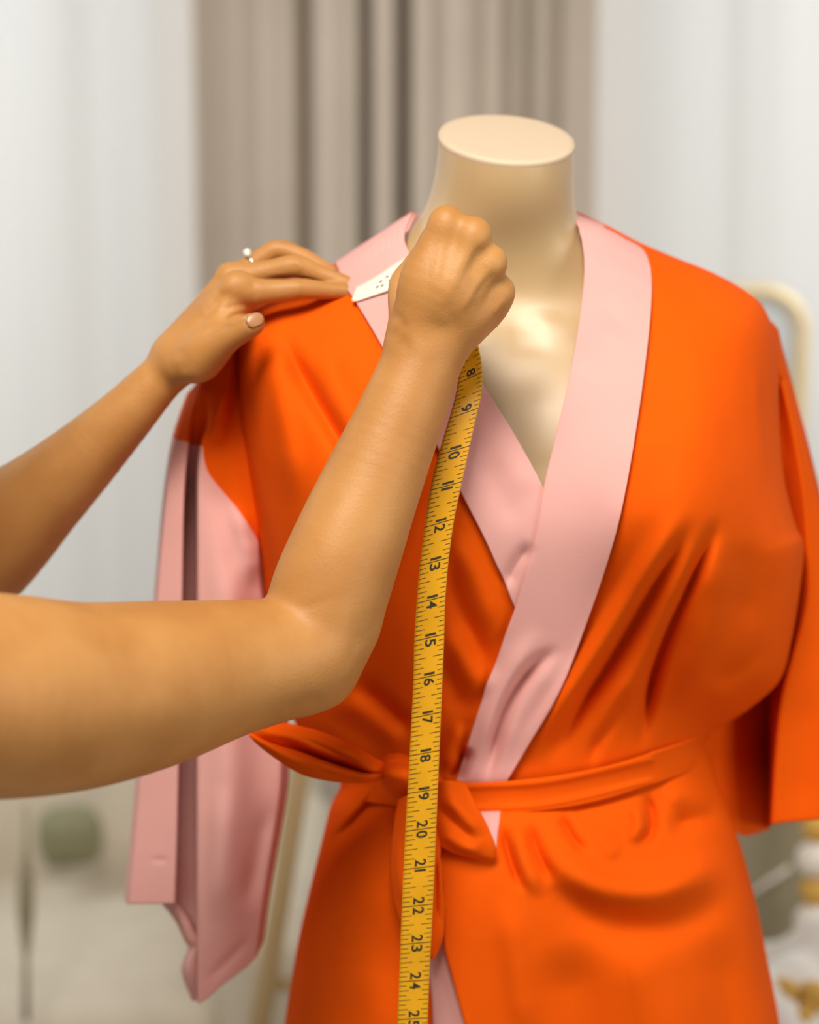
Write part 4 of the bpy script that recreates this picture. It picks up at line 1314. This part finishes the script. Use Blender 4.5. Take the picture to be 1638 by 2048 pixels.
# ring on the far hand
rc = np.array(pxr(509, 527, -0.016, 0)[:3])
rg = thing('ring', tuple(rc), 'silver ring with small pale stones on the hand resting on the shoulder', 'ring')
fd = np.array(FG['r'][2][:3]) - np.array(FG['r'][1][:3])
fd /= np.linalg.norm(fd)
e2 = np.cross(fd, (0, 1, 0))
e2 /= np.linalg.norm(e2)
e3 = np.cross(fd, e2)
if e2[2] < 0:
    e2 = -e2
ta = np.linspace(0, 2 * np.pi, 40, endpoint=False)
RR = FG['r'][1][3] + 0.0009
tube('ring_band', rc + RR * (np.cos(ta)[:, None] * e2 + np.sin(ta)[:, None] * e3), 0.0011, M_SILVER, rg, sides=10, closed=True, upv=fd)
for j, (da, rr) in enumerate(((-0.15, 0.0032), (0.62, 0.0027), (-0.95, 0.0025))):
    bm = bmesh.new()
    bmesh.ops.create_icosphere(bm, subdivisions=2, radius=rr)
    pc = rc + (RR + 0.0016) * (math.cos(da) * e2 - math.sin(da) * np.sign(e3[1]) * e3)
    bmesh.ops.translate(bm, vec=pc, verts=bm.verts)
    me = bpy.data.meshes.new('stone')
    bm.to_mesh(me)
    bm.free()
    me.materials.append(M_GEM)
    link(bpy.data.objects.new('stone', me), rg)

# ================================================================== background furniture
# standing mirror with a thin gilt frame, beside the orange sleeve
MY = 1.75
c0, c1 = PY(1345, 582, MY), PY(1612, 582, MY)
mx0, mx1, mz1, mz0 = c0[0], c1[0], c0[2], 0.03
mir = thing('mirror', ((mx0 + mx1) / 2, MY, 0), 'tall round-cornered mirror in a thin gilt frame behind the orange sleeve', 'mirror')
rcn = 0.075
out = []
for (ccx, ccz, a0_) in ((mx1 - rcn, mz1 - rcn, 0), (mx0 + rcn, mz1 - rcn, 90), (mx0 + rcn, mz0 + rcn, 180), (mx1 - rcn, mz0 + rcn, 270)):
    for a in np.radians(np.linspace(a0_, a0_ + 90, 10)):
        out.append((ccx + rcn * math.cos(a), MY + (1.6 - (ccz + rcn * math.sin(a))) * 0.06, ccz + rcn * math.sin(a)))
out = np.array(out)
tube('mirror_frame', out, 0.014, M_GOLD, mir, sides=10, closed=True, upv=(0, 1, 0))
mesh_obj('mirror_glass', out + np.array([0, 0.003, 0]), [tuple(range(len(out)))], M_MIRROR, mir, smooth=False)
mesh_obj('backing', out + np.array([0, 0.012, 0]), [tuple(range(len(out)))[::-1]], M_LINEN, mir, smooth=False)

# brass easel: one slanting leg shows between the pink sleeve and the skirt
EY = 0.85
et, eb = PY(640, 1300, EY), PY(505, 2140, EY)
ez = eb - (et - eb) / (et[2] - eb[2]) * (eb[2] - 0.012)
eas = thing('easel', (float(et[0]), EY, 0), 'slender brass easel whose slanting leg shows beside the pink sleeve', 'easel')
apex = et + (et - eb) * 0.55
tube('leg', [apex, et, ez], 0.0145, M_BRASS, eas, sides=14)
l2 = np.array([2 * apex[0] - ez[0] + 0.05, EY, 0.012])
tube('leg', [apex, (apex + l2) / 2, l2], 0.0145, M_BRASS, eas, sides=14)
l3 = np.array([apex[0], EY + 0.5, 0.012])
tube('leg', [apex, (apex + l3) / 2, l3], 0.0145, M_BRASS, eas, sides=14)
tube('crossbar', [et + (ez - et) * 0.45, (et + (ez - et) * 0.45) * [0, 1, 1] + [l2[0] * 0.5 + apex[0] * 0.5, 0, 0], (apex + (l2 - apex) * 0.72)], 0.010, M_BRASS, eas)

# cream armchair at the lower left
AY = 1.35
ap = PY(210, 1610, AY)
arm = thing('armchair', (float(ap[0]) - 0.05, AY + 0.2, 0), 'cream boucle armchair standing behind the pink sleeve', 'armchair')
ax_ = float(ap[0]) - 0.10
soft_box('backrest', (ax_ + 0.02, AY + 0.42, 0.50), (0.80, 0.16, 0.52), M_CREAM, arm, 0.07, 0, 6)
soft_box('seat', (ax_ + 0.02, AY + 0.06, 0.28), (0.62, 0.62, 0.26), M_CREAM, arm, 0.07, 0, 6)
for sg in (-1, 1):
    soft_box('armrest', (ax_ + 0.02 + sg * 0.36, AY + 0.06, 0.36), (0.15, 0.70, 0.40), M_CREAM, arm, 0.065, 0, 6)
for sx in (-1, 1):
    for sy in (-1, 1):
        tube('leg', [(ax_ + 0.02 + sx * 0.34, AY + 0.08 + sy * 0.3, 0.17), (ax_ + 0.02 + sx * 0.345, AY + 0.08 + sy * 0.31, 0.08), (ax_ + 0.02 + sx * 0.35, AY + 0.08 + sy * 0.32, 0.0)], 0.018, M_BRASS, arm)
tz = [PY(52, y_, 1.0) for y_ in (1610, 1700, 1765, 1830, 1920, 2040)]
tube('tie', tz, [0.003, 0.004, 0.012, 0.012, 0.004, 0.005], M_KHAKI, arm, label='olive ties on the armchair side')
cp = PY(140, 1672, AY + 0.24)
soft_box('cushion', tuple(cp), (0.11, 0.09, 0.10), M_OLIVE, None, 0.035, 0.4, 5, label='small olive cushion against the back of the cream armchair', cat='cushion')

# khaki ottoman with a thrown white cloth at the lower right, beaded stand beside it
OY = 1.05
op = PY(1570, 1600, OY + 0.02)
ott = thing('storage_chest', (float(op[0]), OY + 0.25, 0), 'khaki velvet chest with a pale cord, right of the skirt', 'chest')
ow = 0.42
ox = float(op[0]) - 0.10
soft_box('chest_body', (ox, OY + 0.25, float(op[2]) * 0.5 - 0.005), (ow, 0.42, float(op[2]) - 0.03), M_KHAKI, ott, 0.02)
soft_box('lid', (ox, OY + 0.25, float(op[2]) - 0.005), (ow + 0.02, 0.44, 0.05), M_KHAKI, ott, 0.018)
cordp = [PY(1490, 1795, OY + 0.03), PY(1530, 1768, OY + 0.03), PY(1580, 1735, OY + 0.03)]
tube('cord', cordp, 0.0035, M_FUR, ott, label='pale diagonal cord')
# white cloth heap in front of it
tp = PY(1600, 1960, 0.66)
nn_ = 70
gu, gv = np.meshgrid(np.linspace(-1, 1, nn_), np.linspace(-1, 1, nn_))
rad = np.sqrt(gu ** 2 + gv ** 2)
hh = np.clip(1 - rad ** 2 * 0.8, 0, 1) ** 0.6
wr_ = 0.016 * np.sin(gu * 6 + gv * 4) + 0.012 * np.sin(gv * 7 - gu * 5 + 1) + 0.004 * np.sin(gu * 17 + gv * 13)
pou = thing('pouf', (float(tp[0]) + 0.04, 0.70, 0), 'round khaki pouf under the crumpled white throw', 'pouf')
ztop = float(PY(1560, 1900, 0.68)[2])
lathe('cushion_body', [(0.15, 0.0), (0.19, 0.02), (0.215, ztop * 0.45), (0.19, ztop - 0.12), (0.10, ztop - 0.085)], (float(tp[0]) + 0.04, 0.70, 0), M_KHAKI, pou)
Zt = ztop - 0.30 + hh * 0.29 + wr_ * (0.3 + hh)
TP = np.stack([float(tp[0]) + 0.04 + gu * 0.225, 0.70 + gv * 0.225, np.maximum(Zt, 0.02)], -1)
thr = thing('throw', (float(tp[0]) + 0.04, 0.70, ztop - 0.3), 'crumpled white throw with ochre tufts, right of the skirt hem', 'throw')
grid_obj('cloth', TP, M_FUR, thr, solid=0.006, offset=1.0)
for (qx, qy, qr) in ((1572, 1990, 0.016), (1555, 1975, 0.010), (1630, 2000, 0.02), (1612, 2025, 0.012), (1600, 2044, 0.010)):
    c_ = PY(qx, qy, 0.62)
    k_ = np.argmin(np.linalg.norm(np.stack(proj(TP.reshape(-1, 3)), 1) - (qx, qy), axis=1) + 200 * (TP.reshape(-1, 3)[:, 1] > 0.70))
    bm = bmesh.new()
    bmesh.ops.create_icosphere(bm, subdivisions=2, radius=qr)
    bmesh.ops.translate(bm, vec=TP.reshape(-1, 3)[k_] + (0, -0.004, 0.004), verts=bm.verts)
    me = bpy.data.meshes.new('tuft')
    bm.to_mesh(me)
    bm.free()
    me.materials.append(M_OCHRE)
    link(bpy.data.objects.new('tuft', me), thr)
# beaded stand at the right edge
sp = PY(1632, 1680, 1.0)
std = thing('beaded_stand', (float(sp[0]), 1.0, 0), 'slim stand of gold and white beads at the right edge', 'stand')
z_ = 0.0
lathe('base', [(0.07, 0.0), (0.07, 0.012), (0.02, 0.02)], (float(sp[0]), 1.0, 0), M_BRASS, std)
j = 0
while z_ < float(sp[2]) + 0.02:
    rr = 0.027 if j % 2 == 0 else 0.021
    bm = bmesh.new()
    bmesh.ops.create_uvsphere(bm, u_segments=16, v_segments=10, radius=rr)
    bmesh.ops.translate(bm, vec=(float(sp[0]), 1.0, z_ + rr + 0.015), verts=bm.verts)
    me = bpy.data.meshes.new('bead')
    bm.to_mesh(me)
    bm.free()
    for p in me.polygons:
        p.use_smooth = True
    me.materials.append(M_FUR if j % 2 == 0 else M_OCHRE)
    link(bpy.data.objects.new('bead', me), std)
    z_ += rr * 1.9
    j += 1
